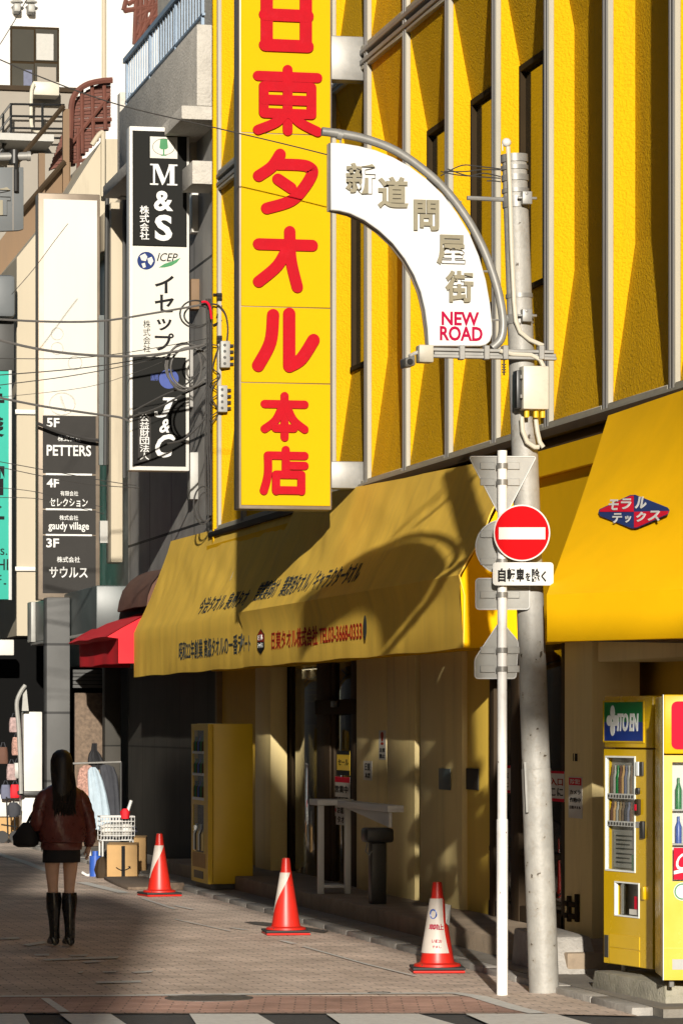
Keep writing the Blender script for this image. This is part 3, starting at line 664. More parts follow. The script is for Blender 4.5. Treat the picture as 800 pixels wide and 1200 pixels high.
fr.tube([(XV + .05, 39.5, ZBOT + .04), (XV + .05, 29.6, ZBOT + .04)], .014, 6); build(fr, 'frame', 'steel', AWB)
uS = Vector((.51, 0, 1.18)).normalized()
def slope_pt(x, y_row, s, proud):
    """point on the slope at fraction s above the fold, under photo column x"""
    X = XV + .51 * s; yy = PX(x, y_row, X).y
    sag = .03 * math.sin(math.pi * (1 - s)); return Vector((X + sag * .9 - proud * .9 - .030, yy, ZFOLD + 1.2 * s - sag * .35 + proud * .35 + .006))
def slope_text(parent, body, x0, x1, s0, s1, proud, m):
    a = slope_pt(x0, 700, s0, proud); b = slope_pt(x1, 700, s0, proud); c = slope_pt(x0, 700, s1, proud)
    k = MB(); text(k, body, a, (0, -1, 0), c - Vector((0, c.y - a.y, 0)) - a, abs(a.y - b.y), (s1 - s0) * 1.3, .003, bold=.012); drape(k, SA if parent == AWA else SB_, (1, 0, 0), a, Vector((0, -1, 0)).cross(c - Vector((0, c.y - a.y, 0)) - a)); build(k, 'lettering', m, parent)
slope_text(AWA, '今治タオル 泉州タオル', 229, 292, .085, .265, 0, 'ink_grey')
slope_text(AWB, '営業宴向け', 302, 326, .085, .275, .07, 'ink_grey')
slope_text(AWB, '業務用タオル／キャラクタータオル', 331, 422, .085, .275, .07, 'ink_grey')
def val_text(parent, body, x0, x1, xx, yt, yb, m, bold=.015, X=XV - .04):
    a = PX(x0, yb, X); b = PX(x1, yb, X); c = PX(x0, yt, X)
    k = MB(); text(k, body, a, (0, -1, 0), (0, 0, 1), a.y - b.y, c.z - a.z, .003, bold=bold); drape(k, SA if parent == AWA else SB_, (1, 0, 0), a, (-1, 0, 0)); build(k, 'lettering', m, parent)
val_text(AWB, 'パート', 281.5, 292, 0, 745, 764, 'ink_grey', X=XV - .028)
val_text(AWA, '昭和22年創業 高級タオルの一番デ', 206.5, 279.5, 0, 752, 774, 'ink_grey', X=XV - .045)
val_text(AWB, '日東タオル株式会社 TEL03-3668-0333', 316, 421, 0, 740, 762, 'ink_red')
hx = MB(); c = PX(306.5, 752, XV - .02); pts = [(0, .14), (.13 * 1.6, .075), (.13 * 1.6, -.075), (0, -.14), (-.13 * 1.6, -.075), (-.13 * 1.6, .075)]
hx.prism([(XV - .028, c.y - a_, c.z + b_) for a_, b_ in pts], (-.004, 0, 0)); ho = build(hx, 'emblem', 'ink', AWB)
h2 = MB(); h2.prism([(XV - .0325, c.y - a_, c.z + b_) for a_, b_ in ((0, .13), (.18, .07), (.18, -.005), (-.18, .005), (-.18, .07))], (-.002, 0, 0)); build(h2, 'emblem_half', 'ink_red', ho)
h3 = MB(); text(h3, 'モラル', (XV - .036, c.y + .15, c.z + .015), (0, -1, 0), (0, 0, 1), .3, .06, .003); text(h3, 'テックス', (XV - .036, c.y + .15, c.z - .07), (0, -1, 0), (0, 0, 1), .3, .06, .003); build(h3, 'lettering', 'silver', ho)
em = MB(); c = PX(428, 738, XV - .03); em.sphere((XV - .035, c.y, c.z + .02), .1, sc=(.03, .8, 1.2), u=12, v=8); build(em, 'figure_mark', 'ink_grey', AWB)

# corner awning: turned towards the crossing, far edge at photo column 640..712
AWC = thing('corner_awning', 'bright plain yellow awning at the corner with a red and blue lozenge badge', 'awning', (7.0, 23.5, 2.5), group='yellow canvas awnings over the towel shop')
F0 = PY(640, 697, 24.2); B0 = PY(640.5, 752, 24.22); T0 = PY(712, 487, 26.6); T0.x = min(T0.x, 7.86)
dirb = Vector((.5, -1, 0)).normalized(); L = 4.2
F1 = F0 + dirb * L; B1 = B0 + dirb * L; T1 = T0 + (PX(806, 455, T0.x) - T0) * 3.0
F1.z = F0.z; B1.z = B0.z; 
c_ = MB(); g = []
NU, NV = 60, 18
for i in range(NU + 1):
    t = i / NU; row = []
    for k in range(NV + 5):
        if k <= NV:
            s = k / NV; p = (T0.lerp(T1, t)).lerp(F0.lerp(F1, t), s); p = p + Vector((.015, .02, -.01)) * math.sin(math.pi * s) + Vector((.45, .89, -.2)) * (.008 * NZ.noise(Vector((t * 9, s * 2.2, 5))) * math.sin(math.pi * min(1, s * .9 + .05)))
        else:
            s = (k - NV) / 4; p = F0.lerp(F1, t).lerp(B0.lerp(B1, t), s)
        row.append(p)
    g.append(row)
n = NV + 5; N = (NU + 1) * n; off = Vector((.008, .012, -.004))
vs_ = [p for r in g for p in r] + [p + off for r in g for p in r]; fs = []
for i in range(NU):
    for k in range(n - 1):
        a = i * n + k; fs += [(a, a + 1, a + n + 1, a + n), (N + a, N + a + n, N + a + n + 1, N + a + 1)]
for k in range(n - 1): fs.append((k, N + k, N + k + 1, k + 1))
for i in range(NU): a = i * n + n - 1; fs.append((a, N + a, N + a + n, a + n))
c_.add(vs_, fs, 0, True); SC_ = surface_of(build(c_, 'canopy', 'fabric2', AWC))
fr = MB(); fr.tube([T0 + Vector((.05, .02, -.05)), F0 + Vector((.05, .03, -.04)), B0 + Vector((.05, .03, .02)), B0 + Vector((1.3, .5, .02))], .014, 6); build(fr, 'frame', 'steel', AWC)
# badge on the canopy slope
def plane_hit(x, y, p0, nrm):
    a = (x - 400) / FPX; d = Vector((SN + a * CS, CS - a * SN, (HY - y) / FPX)); o = Vector((0, 0, HC)); k = (p0 - o).dot(nrm) / d.dot(nrm); return o + d * k
nC = (F1 - F0).cross(T0 - F0).normalized()
if nC.y > 0: nC = -nC
_c = plane_hit(742, 600, F0, nC); _h = SC_.ray_cast(Vector((0, 0, HC)), (_c - Vector((0, 0, HC))).normalized())
F0B = _h[0]; nC = _h[1] if _h[1].y < 0 else -_h[1]
def badge(pts, lift, m, name, parent=None):
    P = [plane_hit(x, y, F0B + nC * (lift + .012), nC) for x, y in pts]; mb = MB(); mb.prism(P, nC * .003); return build(mb, name, m, parent if parent else AWC)
bo = badge([(701, 601), (702, 597), (738, 580.5), (744, 580), (782, 595), (784, 598), (782, 603), (746, 619), (740, 619.5), (703, 605)], .008, 'navy', 'badge')
badge([(702.5, 600), (703, 597.3), (739, 581.3), (742, 581.2), (742, 600)], .012, 'print_red', 'badge_half', bo)
badge([(742.6, 600), (782.6, 599), (781.5, 602.3), (745.6, 618), (742.6, 618.4)], .012, 'print_red', 'badge_half', bo)
rC = (plane_hit(780, 599, F0B, nC) - plane_hit(705, 600, F0B, nC)).normalized(); uC = nC.cross(rC).normalized()
if uC.z < 0: uC = -uC
k = MB()
for ch, x0, x1, yb_, h in (('モ', 712, 723, 598, 11), ('ラ', 726, 738, 597, 11), ('ル', 743, 756, 596, 12), ('テ', 716, 727, 613, 10), ('ッ', 731, 738, 612.5, 7), ('ク', 744, 755, 611.5, 10), ('ス', 758, 772, 610.5, 10)):
    o_ = plane_hit(x0, yb_, F0B + nC * .030, nC); e_ = plane_hit(x1, yb_, F0B + nC * .030, nC); t_ = plane_hit(x0, yb_ - h, F0B + nC * .030, nC)
    text(k, ch, o_, e_ - o_, (t_ - o_) + (e_ - o_) * .15, (e_ - o_).length, (t_ - o_).length, .003, bold=.03)
build(k, 'lettering', 'sign_white', bo)

# ================================================================== TOWER SIGN
YT = 35.8
TS = thing('tower_sign', 'tall yellow projecting sign board with big red Japanese characters down its face', 'sign', PY(335, 594, YT))
p0 = PY(281.5, 594, YT); p1 = PY(387, 594, YT); zb = p0.z; ztop = 13.4
fr = MB(); fr.box((p0.x - .012, YT + .012, zb - .02), (p1.x + .02, YT + .30, ztop)); build(fr, 'case', 'bronze', TS, bevel=.015)
cur = zb + .02
for ys in (449, 360, 157, -60):
    z2 = PY(335, ys, YT).z; f = MB(); f.box((p0.x + .01, YT, cur), (p1.x, YT + .03, z2 - .004)); build(f, 'face_panel', 'sign_yellow', TS, bevel=.004, seg=1); cur = z2 + .004
f = MB(); f.box((p0.x + .01, YT, cur), (p1.x, YT + .03, ztop)); build(f, 'face_panel', 'sign_yellow', TS)
def glyph(strokes, x0, x1, y0, y1, wd, name='character'):
    """strokes in a unit box (y up) onto the sign face between photo rows y0 (top) and y1"""
    a = PY(x0, y1, YT); b = PY(x1, y0, YT); w = b.x - a.x; h = b.z - a.z; k = MB(); s = wd * .00877
    for i, (pts, cv) in enumerate(strokes):
        q = [(s / 2 + px * (w - s), s / 2 + py * (h - s)) for px, py in pts]
        brush(k, q, s, (a.x, YT - .001, a.z), (1, 0, 0), (0, 0, 1), .025 + .0012 * i, curve=cv)
    build(k, name, 'sign_red', TS)
glyph([([(.04, 0), (.04, 1)], 0), ([(.96, 0), (.96, 1)], 0), ([(0, 1), (1, 1)], 0), ([(0, .5), (1, .5)], 0), ([(0, 0), (1, 0)], 0)], 303, 367, -23, 60, 14.5)
glyph([([(0, .885), (1, .885)], 0), ([(.5, 1), (.5, 0)], 0), ([(.1, .72), (.9, .72)], 0), ([(.1, .72), (.1, .28)], 0), ([(.9, .72), (.9, .28)], 0), ([(.1, .50), (.9, .50)], 0), ([(.1, .28), (.9, .28)], 0),
       ([(.44, .27), (.3, .13), (0, .0)], 1), ([(.56, .27), (.72, .13), (1, .0)], 1)], 296, 377, 78, 158, 11.5)
glyph([([(.40, 1), (.25, .78), (0, .60)], 1), ([(.36, .82), (.78, .82), (.95, .78), (1, .68), (.85, .42), (.6, .17), (.15, .02)], 1), ([(.36, .55), (.60, .40)], 0)], 296, 372, 176, 252, 13.5)
glyph([([(0, .76), (1, .76)], 0), ([(.58, 1), (.60, .5), (.72, .0)], 1), ([(.55, .72), (.35, .38), (0, .08)], 1)], 296, 372, 266, 342, 13.5)
glyph([([(.27, .93), (.22, .45), (0, .02)], 1), ([(.56, .96), (.56, .04)], 0), ([(.56, .02), (.78, .16), (1, .5)], 1)], 295, 374, 359, 437, 14.5)
glyph([([(0, .80), (1, .80)], 0), ([(.5, 1), (.5, 0)], 0), ([(.46, .78), (.28, .42), (0, .2)], 1), ([(.54, .78), (.72, .42), (1, .2)], 1), ([(.27, .22), (.73, .22)], 0)], 305, 361, 460, 517, 9.5)
glyph([([(.54, 1), (.54, .86)], 0), ([(.1, .86), (1, .86)], 0), ([(.1, .86), (.1, .4), (0, .0)], 1), ([(.54, .74), (.54, .44)], 0), ([(.56, .62), (1, .62)], 0), ([(.3, .40), (.92, .40)], 0), ([(.3, .40), (.3, .0)], 0), ([(.92, .40), (.92, .0)], 0), ([(.3, .02), (.92, .02)], 0)], 304, 361, 523, 580, 9.5)
for xa, xb, ya_, yb_ in ((388, 427, 43, 93), (386, 430, 541, 572)):
    a_ = PY(xa, yb_, YT + .05); b_ = PY(xb, ya_, YT + .05)
    mb = MB(); mb.box((p1.x + .015, YT + .05, a_.z), (7.95, YT + .26, b_.z)); build(mb, 'bracket', 'steel', TS, bevel=.012)

# ================================================================== LEANING POLE, ARCH SIGN AND FITTINGS
YP = 24.45
pb = PZ(637, 1163); YP = pb.y
ptop = PY(602, 182, YP)
PO = thing('utility_pole', 'stained grey steel utility pole leaning left beside the no entry sign post', 'pole', pb)
def pole_at(z): return pb.lerp(ptop, (z - pb.z) / (ptop.z - pb.z))
mb = MB(); N_ = 24
zs = [0, .05, .3, .8, 1.3, 1.6, 1.605, 2.4, 3.2, 4.2, 5.2, ptop.z]
mb.tube([pole_at(z) for z in zs], [.108 - .0017 * z if z < 1.602 else .106 - .003 * z for z in zs], 28); build(mb, 'shaft', 'pole', PO)
for yy, hh in ((186, 9), (197, 5), (209, 7), (224, 5), (237, 13), (347, 5), (374, 11)):
    z = PY(602, yy, YP).z; h = hh * .0061; c = pole_at(z); mb = MB(); mb.tube([pole_at(z - h / 2), pole_at(z + h / 2)], .098, 24); build(mb, 'clamp_band', 'steel', PO)
for yy in (235, 372):
    c = PY(607, yy, YP); mb = MB(); mb.box((c.x - .01, c.y - .155, c.z - .045), (c.x + .06, c.y - .09, c.z + .045)); mb.tube([(c.x - .04, c.y - .13, c.z), (c.x + .10, c.y - .13, c.z)], .011, 6); mb.tube([(c.x + .02, c.y - .16, c.z + .03), (c.x + .02, c.y - .06, c.z + .03)], .012, 6); build(mb, 'clamp_bolt', 'steel', PO, bevel=.004)
def pole_front(px, py, d=.11): p = PY(px, py, YP - d); return p
cd = MB(); cd.tube([pole_front(x, y) for x, y in ((595, 172), (597, 220), (599, 290), (602, 352), (604, 376), (609, 389), (620, 398), (636, 405))], .016, 8); build(cd, 'conduit', 'cream_plastic', PO)
cd = MB(); cd.tube([pole_front(x, y, .14) for x, y in ((585, 411), (600, 415), (622, 416), (632, 421), (638, 432), (640, 448), (640, 462), (637, 470))], .016, 8); build(cd, 'conduit', 'cream_plastic', PO)
for pts in (((611, 489), (612, 505), (617, 518), (626, 524), (631, 524)), ((627, 489), (629, 505), (632, 518), (636, 524))):
    cd = MB(); cd.tube([pole_front(x, y, .15) for x, y in pts], .017, 8); build(cd, 'conduit', 'cream_plastic', PO)
lp = MB(); c = pole_front(593, 167, .10); lp.sphere(c, .032, sc=(1.1, 1, 1)); lp.tube([c + Vector((-.03, 0, .0)), c + Vector((-.028, 0, -.06))], .004, 5); build(lp, 'weather_cap', 'white', PO)
ca = MB()
a = PY(506, 413, YP - .14); b = PY(652, 413, YP - .14)
ca.box((a.x, a.y, a.z - .035), (b.x, a.y + .05, a.z - .012)); ca.box((a.x, a.y, a.z + .012), (b.x - .02, a.y + .05, a.z + .036)); ca.box((a.x + .02, a.y + .02, a.z - .013), (b.x, a.y + .05, a.z + .013))
for xx in (541, 570, 592, 634):
    q = PY(xx, 413, YP - .15); ca.box((q.x - .02, q.y - .012, q.z - .05), (q.x + .02, q.y + .06, q.z + .05))
build(ca, 'crossarm', 'steel', PO, bevel=.004, seg=1)
sg = MB(); c = PY(590, 430, YP - .13)
for i in range(4): sg.tube([c + Vector((0, 0, .02 - i * .018)), c + Vector((0, 0, .014 - i * .018))], .016, 8)
sg.tube([c + Vector((0, 0, .05)), c + Vector((0, 0, -.06))], .006, 6); build(sg, 'insulator', 'black', PO)
for i, pts in enumerate((((516, 206), (540, 194), (560, 195), (586, 198)), ((520, 201), (545, 201), (562, 199), (586, 199)), ((524, 198), (548, 206), (566, 203), (586, 207)), ((516, 201), (535, 205), (560, 207), (586, 209)), ((570, 212), (578, 212), (586, 213)))):
    w_ = MB(); w_.tube(smooth2([PY(x, y, YP - .02) for x, y in pts], 4), .0045, 5); build(w_, 'tie_wire', 'cable', PO)
rs = MB()
for (x, y, s) in ((616, 946, .02), (618, 905, .03), (640, 916, .022), (621, 881, .02), (628, 1063, .02), (612, 860, .02)):
    pass
a = PZ(617, 945)
stx = MB()
for i, pts in enumerate((((615, 893), (618, 955)),)):
    c0 = PY(615, 893, YP - .09); c1 = PY(617.5, 952, YP - .09); stx.tube([c0, c1], .012, 6)
build(stx, 'cable_guard', 'sign_back', PO)

def fit(name, label, cat, mbs, group=None, loc=None):
    t = thing(name, label, cat, loc, group=group)
    for nm, mb, m, bv in mbs: build(mb, nm, m, t, bevel=bv)
    return t
# control box on the pole
a = PY(606, 481, YP - .12); b = PY(637, 431, YP - .12)
bx = MB(); bx.box((a.x + .008, a.y - .13, a.z), (b.x, a.y - .005, b.z)); sd = MB(); sd.box((a.x - .03, a.y - .09, a.z + .01), (a.x + .006, a.y + .02, b.z - .03)); hg = MB()
for q in (.25, .7): hg.tube([(a.x - .005, a.y - .125, a.z + (b.z - a.z) * q), (a.x - .005, a.y - .125, a.z + (b.z - a.z) * (q + .08))], .010, 6)
gl = MB()
CBX = fit('control_box', 'cream metal control box strapped to the leaning pole below the crossarm', 'control box', (('cabinet', bx, 'cream_plastic', .008), ('back_plate', sd, 'black', .004), ('hinge', hg, 'steel', 0), ), loc=PY(620, 481, YP - .1))
for xx in (.25, .6, .85):
    gl = MB(); gl.tube([(a.x + (b.x - a.x) * xx, a.y - .07, a.z), (a.x + (b.x - a.x) * xx, a.y - .07, a.z - .055)], .018, 8); build(gl, 'cable_gland', 'vend_dull', CBX)
# security camera
a = PY(489, 425, YP - .15); b = PY(506, 405, YP - .15)
hs = MB(); hs.box((a.x, a.y - .05, a.z), (b.x, a.y + .06, b.z))
c = PY(476, 424, YP - .17); cmb = MB(); cmb.hexa([c + Vector(v) for v in ((-.035, -.11, -.05), (.04, -.11, -.035), (.04, .04, -.035), (-.035, .04, -.05), (-.035, -.11, .015), (.04, -.11, .035), (.04, .06, .04), (-.035, .06, .02))])
ar = MB(); ar.tube([c + Vector((.02, 0, .04)), PY(486, 414, YP - .15), PY(492, 412, YP - .13)], .013, 8); ln = MB(); ln.tube([c + Vector((0, -.111, -.01)), c + Vector((0, -.116, -.01))], .022, 12)
t = fit('security_camera', 'small white security camera on the left end of the crossarm', 'camera', (('mount', hs, 'cream_plastic', .008), ('housing', cmb, 'sign_back', .01), ('arm', ar, 'white', 0), ('lens', ln, 'black', 0)), loc=c)

# arch sign
AS = thing('street_name_sign', 'white quarter arch street sign with raised Japanese letters and red NEW ROAD', 'sign', PY(540, 405, YP))
ya = YP - .045
outer = [(387.5, 167), (402, 168), (420, 171), (440, 176), (460, 184), (480, 195), (500, 210), (518, 227), (535, 249), (550, 274), (561, 300), (569, 328), (574, 356), (576.5, 380), (576.5, 392), (574, 400), (569, 404), (563, 405.5)]
inner = [(502, 405.5), (501, 385), (498, 363), (493, 342), (485, 322), (474, 303), (460, 285), (444, 270), (427, 258), (410, 250), (398, 247), (387.5, 246)]
O_ = [PY(x, y, ya) for x, y in outer]; I_ = [PY(x, y, ya) for x, y in inner]
pn = MB(); poly = O_ + I_; pn.prism(poly, (0, .07, 0)); build(pn, 'panel', 'sign_white', AS, bevel=.006, seg=1)
rim = MB()
loop = O_ + I_ + [O_[0]]
rim.tube([p + Vector((0, .085, 0)) for p in loop], .011, 6); build(rim, 'rim', 'bronze', AS)
pp = MB(); pp.tube(smooth2([PY(x, y, YP - .01) for x, y in ((377, 154), (400, 157), (430, 163.5), (462, 176), (492, 196), (520, 221), (546, 255), (566, 292), (580, 330), (587, 360), (589, 382), (586, 398), (576, 408))], 5), .031, 14); build(pp, 'pipe', 'steel', AS)
mb = MB(); a_ = PY(395, 157, YP - .01); b_ = PY(401, 158.5, YP - .01); mb.tube([a_, b_], .038, 14); build(mb, 'pipe_collar', 'steel', AS)
mb = MB(); mb.tube([PY(547, 232, YP - .01), PY(590, 234, YP - .01)], .016, 8); mb.tube([PY(586, 373, YP), PY(600, 374, YP)], .03, 8); build(mb, 'stay', 'steel', AS)
mb = MB()
for (x0, y0, x1, y1) in ((399, 162, 399, 169), (500, 205, 505, 211), (566, 318, 572, 318), (575, 375, 588, 375), (536, 240, 540, 236)):
    mb.tube([PY(x0, y0, YP - .01), PY(x1, y1, YP - .01)], .008, 6)
build(mb, 'clip', 'steel', AS)
for ch, x0, x1, y0, y1 in (('新', 404.5, 439, 192, 227), ('道', 442, 477.5, 208, 244), ('問', 484, 513.5, 235, 270), ('屋', 511, 544, 276, 310), ('街', 521, 553.5, 318, 354)):
    a_ = PY(x0, y1, ya); b_ = PY(x1, y0, ya); k = MB()
    text(k, ch, (a_.x, ya - .001, a_.z), (1, 0, 0), (0, 0, 1), b_.x - a_.x, b_.z - a_.z, .022, bold=.028); ob = build(k, 'raised_character', ['letter_tan'], AS)
for wd_, x0, x1, y0, y1 in (('NEW', 517, 561, 366, 381), ('ROAD', 515, 565, 383, 399)):
    a_ = PY(x0, y1, ya); b_ = PY(x1, y0, ya); k = MB(); text(k, wd_, (a_.x, ya - .0005, a_.z), (1, 0, 0), (0, 0, 1), b_.x - a_.x, b_.z - a_.z, .003, bold=.03); build(k, 'lettering', 'crimson', AS)

# ================================================================== SIGN POST
wb = PZ(588, 1166); YW = wb.y
SP = thing('sign_post', 'slim white sign post with a no entry disc and the backs of four grey signs', 'sign post', wb)
mb = MB(); zj = PY(588, 960, YW).z; zt = PY(588, 528, YW).z
mb.tube([(wb.x, YW, 0), (wb.x, YW, zj - .01), (wb.x, YW, zj)], [.040, .040, .039], 20); mb.tube([(wb.x, YW, zj), (wb.x, YW, zt)], .034, 20); build(mb, 'pole', 'white_pole', SP)
for yy in (546, 556, 566, 640, 700, 770, 790): pass
def plate(name, pts, y, m, th=.004, parent=SP):
    mb = MB(); mb.prism([PY(a_, b_, y) for a_, b_ in pts], (0, th, 0)); return build(mb, name, m, parent)
def disc_pts(cx, cy, r, n=48): return [(cx + r * math.cos(2 * math.pi * k / n), cy + r * math.sin(2 * math.pi * k / n)) for k in range(n)]
def rrect(x0, y0, x1, y1, r, n=5):
    out = []
    for cx, cy, a0 in ((x1 - r, y0 + r, -90), (x1 - r, y1 - r, 0), (x0 + r, y1 - r, 90), (x0 + r, y0 + r, 180)):
        for k in range(n + 1):
            w = R(a0 + 90 * k / n); out.append((cx + r * math.cos(w), cy + r * math.sin(w)))
    return out
def rpoly(pts, r, n=4):       # polygon with rounded corners
    out = []; N0 = len(pts)
    for i in range(N0):
        p0, p1, p2 = Vector(pts[i - 1]), Vector(pts[i]), Vector(pts[(i + 1) % N0]); a_ = p1 + (p0 - p1).normalized() * r; c_ = p1 + (p2 - p1).normalized() * r
        for k in range(n + 1):
            t = k / n; q = a_ * (1 - t) ** 2 + p1 * 2 * t * (1 - t) + c_ * t * t; out.append((q.x, q.y))
    return out
yfz = YW - .075
ne = plate('no_entry_sign', disc_pts(611, 624.5, 33.2), yfz, 'sign_white', .006)
plate('red_disc', disc_pts(611, 624.5, 31.6), yfz - .002, 'red', .0018, ne); plate('white_bar', [(584, 618), (638.5, 618), (638.5, 632), (584, 632)], yfz - .0045, 'sign_white', .0022, ne)
sp = plate('supplementary_plate', rrect(577, 659, 648, 686, 4), yfz, 'sign_white', .006)
plate('border', rrect(577.6, 659.6, 647.4, 685.4, 3.6), yfz - .0012, 'sign_white', .001, sp)
k = MB()
for ch, x0, x1, y0, y1 in (('自', 583, 592, 666, 682), ('転', 593.5, 603, 666, 681.5), ('車', 604.5, 613.5, 666, 681.5), ('を', 615, 621, 671, 681), ('除', 622.5, 632, 666, 682), ('く', 633.5, 639.5, 669, 682)):
    a_ = PY(x0, y1, yfz); b_ = PY(x1, y0, yfz); text(k, ch, (a_.x, yfz - .0016, a_.z), (1, 0, 0), (0, 0, 1), b_.x - a_.x, b_.z - a_.z, .0016, bold=.04)
build(k, 'lettering', 'ink', sp)
ybk = YW + .06
def back(name, pts, rows, label):
    o = plate(name, pts, ybk, 'sign_back', .004); o['label'] = label
    xs = [p[0] for p in pts]
    rim = MB(); P = [PY(a_, b_, ybk - .004) for a_, b_ in pts]; rim.tube(P + [P[0]], .0045, 5); build(rim, 'rim', 'sign_white', o)
    for y0 in rows:
        for cx in (570, 599):
            if min(xs) < cx - 6 and max(xs) > cx + 4:
                a_ = PY(cx - 8, y0 + 4, ybk); b_ = PY(cx + 9, y0 - 4, ybk); mb = MB(); mb.box((a_.x, ybk - .014, a_.z), (b_.x, ybk - .001, b_.z))
                build(mb, 'bracket', 'sign_back', o, bevel=.003, seg=1)
        a_ = PY(580, y0 + 3, YW); b_ = PY(597, y0 - 3, YW); mb = MB(); mb.tube([(wb.x, YW, a_.z), (wb.x, YW, b_.z)], .041, 18); build(mb, 'clamp', 'steel', o)
back('triangular_sign', rpoly([(549, 535), (628, 535), (588.5, 611)], 4), (546, 565), 'grey back of a triangular sign pointing down')
back('round_sign', disc_pts(588.5, 641, 31.5, 40), (626, 658), 'grey back of a round sign')
back('small_plate', rrect(557, 678, 620, 714, 4), (697,), 'grey back of a small rectangular plate')
back('arrow_sign', rpoly([(586, 727), (607, 752), (604, 795), (556, 795), (556, 772)], 4), (762, 784), 'grey back of a five sided sign low on the post')

# ================================================================== VENDING MACHINES
def frame_box(mb, u0, u1, d0, d1, z0, z1): mb.box((u0, d0, z0), (u1, d1, z1))
def fpart(name, u0, u1, d0, d1, z0, z1, m, parent, bevel=.0, label=None):
    mb = MB(); mb.box((u0, d0, z0), (u1, d1, z1)); return build(mb, name, m, parent, local=True, bevel=bevel, label=label)
def bottles(parent, u0, u1, d, z0, n, h, cols):
    for i in range(n):
        u = u0 + (i + .5) * (u1 - u0) / n; r = (u1 - u0) / n * .42; mb = MB()
        mb.tube([(u, d, z0), (u, d, z0 + h * .62), (u, d, z0 + h * .78), (u, d, z0 + h * .85), (u, d, z0 + h)], [r, r, r * .55, r * .4, r * .4], 10)
        build(mb, 'bottle', cols[i % len(cols)], parent, local=True)
def frame_rect(mb, u0, u1, z0, z1, w, d0, d1):
    mb.box((u0, d0, z0), (u0 + w, d1, z1)); mb.box((u1 - w, d0, z0), (u1, d1, z1)); mb.box((u0 + w, d0, z0), (u1 - w, d1, z0 + w)); mb.box((u0 + w, d0, z1 - w), (u1 - w, d1, z1))

o1 = PZ(707, 1127, .23); o2 = PZ(764, 1135, .23)
W1 = (o2 - o1).length; rz = math.atan2(o2.y - o1.y, o2.x - o1.x)
V1 = thing('vending_machine', 'yellow drinks vending machine with a green and blue ITO EN header', 'vending machine', (o1.x, o1.y, .165), rz, group='vending machines')
H1 = 1.955
mb = MB(); mb.box((.012, .078, .06), (W1 - .012, .66, H1)); build(mb, 'cabinet', 'vend', V1, local=True, bevel=.012)
S1 = W1 / 62.0            # metres per photo column across the front
def u1(px): return (px - 701) * S1
def z1(py): return HC + (HY - py) * .00606 - .165
dr = MB()   # door with openings: built from rails round the windows
def rails(mb, U0, U1, Z0, Z1, holes, d0, d1):
    zs_ = sorted(set([Z0, Z1] + [h[2] for h in holes] + [h[3] for h in holes]))
    for za, zb_ in zip(zs_[:-1], zs_[1:]):
        row = sorted([h for h in holes if h[2] <= za + 1e-6 and h[3] >= zb_ - 1e-6]); x = U0
        for h in row:
            if h[0] > x: mb.box((x, d0, za), (h[0], d1, zb_))
            x = h[1]
        if x < U1: mb.box((x, d0, za), (U1, d1, zb_))
hw = (u1(704), u1(741), z1(1019), z1(887)); hd = (u1(716), u1(746), z1(1071), z1(1033))
rails(dr, 0, W1, .06, z1(878), [hw, hd], 0, .075); build(dr, 'door', 'vend', V1, local=True)
mb = MB(); rails(mb, 0, W1, z1(876), H1, [], 0, .078); build(mb, 'header_panel', 'vend', V1, local=True, bevel=.012)
hp = MB(); hp.box((u1(702), -.004, z1(846)), (u1(752), .002, z1(823))); h_ = build(hp, 'header_sign', 'green', V1, local=True)
hp = MB(); hp.box((u1(702), -.0042, z1(868)), (u1(752), .002, z1(846) - .0005)); build(hp, 'header_sign_base', 'blue', V1, local=True)
k = MB(); frame_rect(k, u1(702) - .012, u1(752) + .012, z1(868) - .012, z1(823) + .012, .011, -.008, .001); build(k, 'header_frame', 'vend', V1, local=True)
lt = MB(); text(lt, 'ITO EN', (u1(719), -.0043, z1(857)), (1, 0, 0), (0, 0, 1), u1(746) - u1(719), z1(836) - z1(857), .003, bold=.03, shear=.12, space=.9)
build(lt, 'lettering', 'silver', h_, local=True); lt = MB(); cx, cz = u1(713.3), z1(844.5)
for dx, dz, sx, sz in ((0, .058, .034, .05), (0, -.058, .034, .05), (-.052, 0, .042, .038), (.052, 0, .042, .038)):
    lt.prism([(cx + dx + sx * math.cos(2 * math.pi * q / 20), -.0048, cz + dz + sz * math.sin(2 * math.pi * q / 20)) for q in range(20)], (0, -.003, 0))
build(lt, 'flower_mark', 'silver', h_, local=True)
dw = MB(); dw.box((hw[0], .044, hw[2]), (hw[1], .05, hw[3])); build(dw, 'display_back', 'sign_back', V1, local=True)
gl = MB(); gl.box((hw[0], .002, hw[2]), (hw[1], .005, hw[3])); build(gl, 'display_glass', 'glass', V1, local=True)
k = MB(); frame_rect(k, hw[0] - .008, hw[1] + .008, hw[2] - .008, hw[3] + .008, .012, -.006, .02); build(k, 'display_frame', 'silver', V1, local=True)
bottles(V1, hw[0] + .03, hw[1] - .03, .026, z1(933), 9, .22, ('mat_brown', 'sign_back', 'green', 'brown_fabric', 'cardboard', 'greycloth', 'sign_back'))
bottles(V1, hw[0] + .03, hw[1] - .03, .026, z1(964), 9, .15, ('brown_fabric', 'cardboard', 'sign_back', 'interior', 'mat_brown', 'darkcloth', 'greycloth'))
for yy in (932, 964):
    fpart('shelf', hw[0], hw[1], .012, .043, z1(yy + 2.5), z1(yy), 'steel', V1)
    k = MB(); k.box((hw[0], .003, z1(yy + 3.5)), (hw[1], .012, z1(yy - 2.5)))
    build(k, 'price_rail', 'sign_white', V1, local=True)
    for q in range(9):
        a_ = hw[0] + .03 + q * (hw[1] - hw[0] - .04) / 9; fpart('button', a_, a_ + .022, -.002, .004, z1(yy + 2.2), z1(yy - 1), 'char', V1)
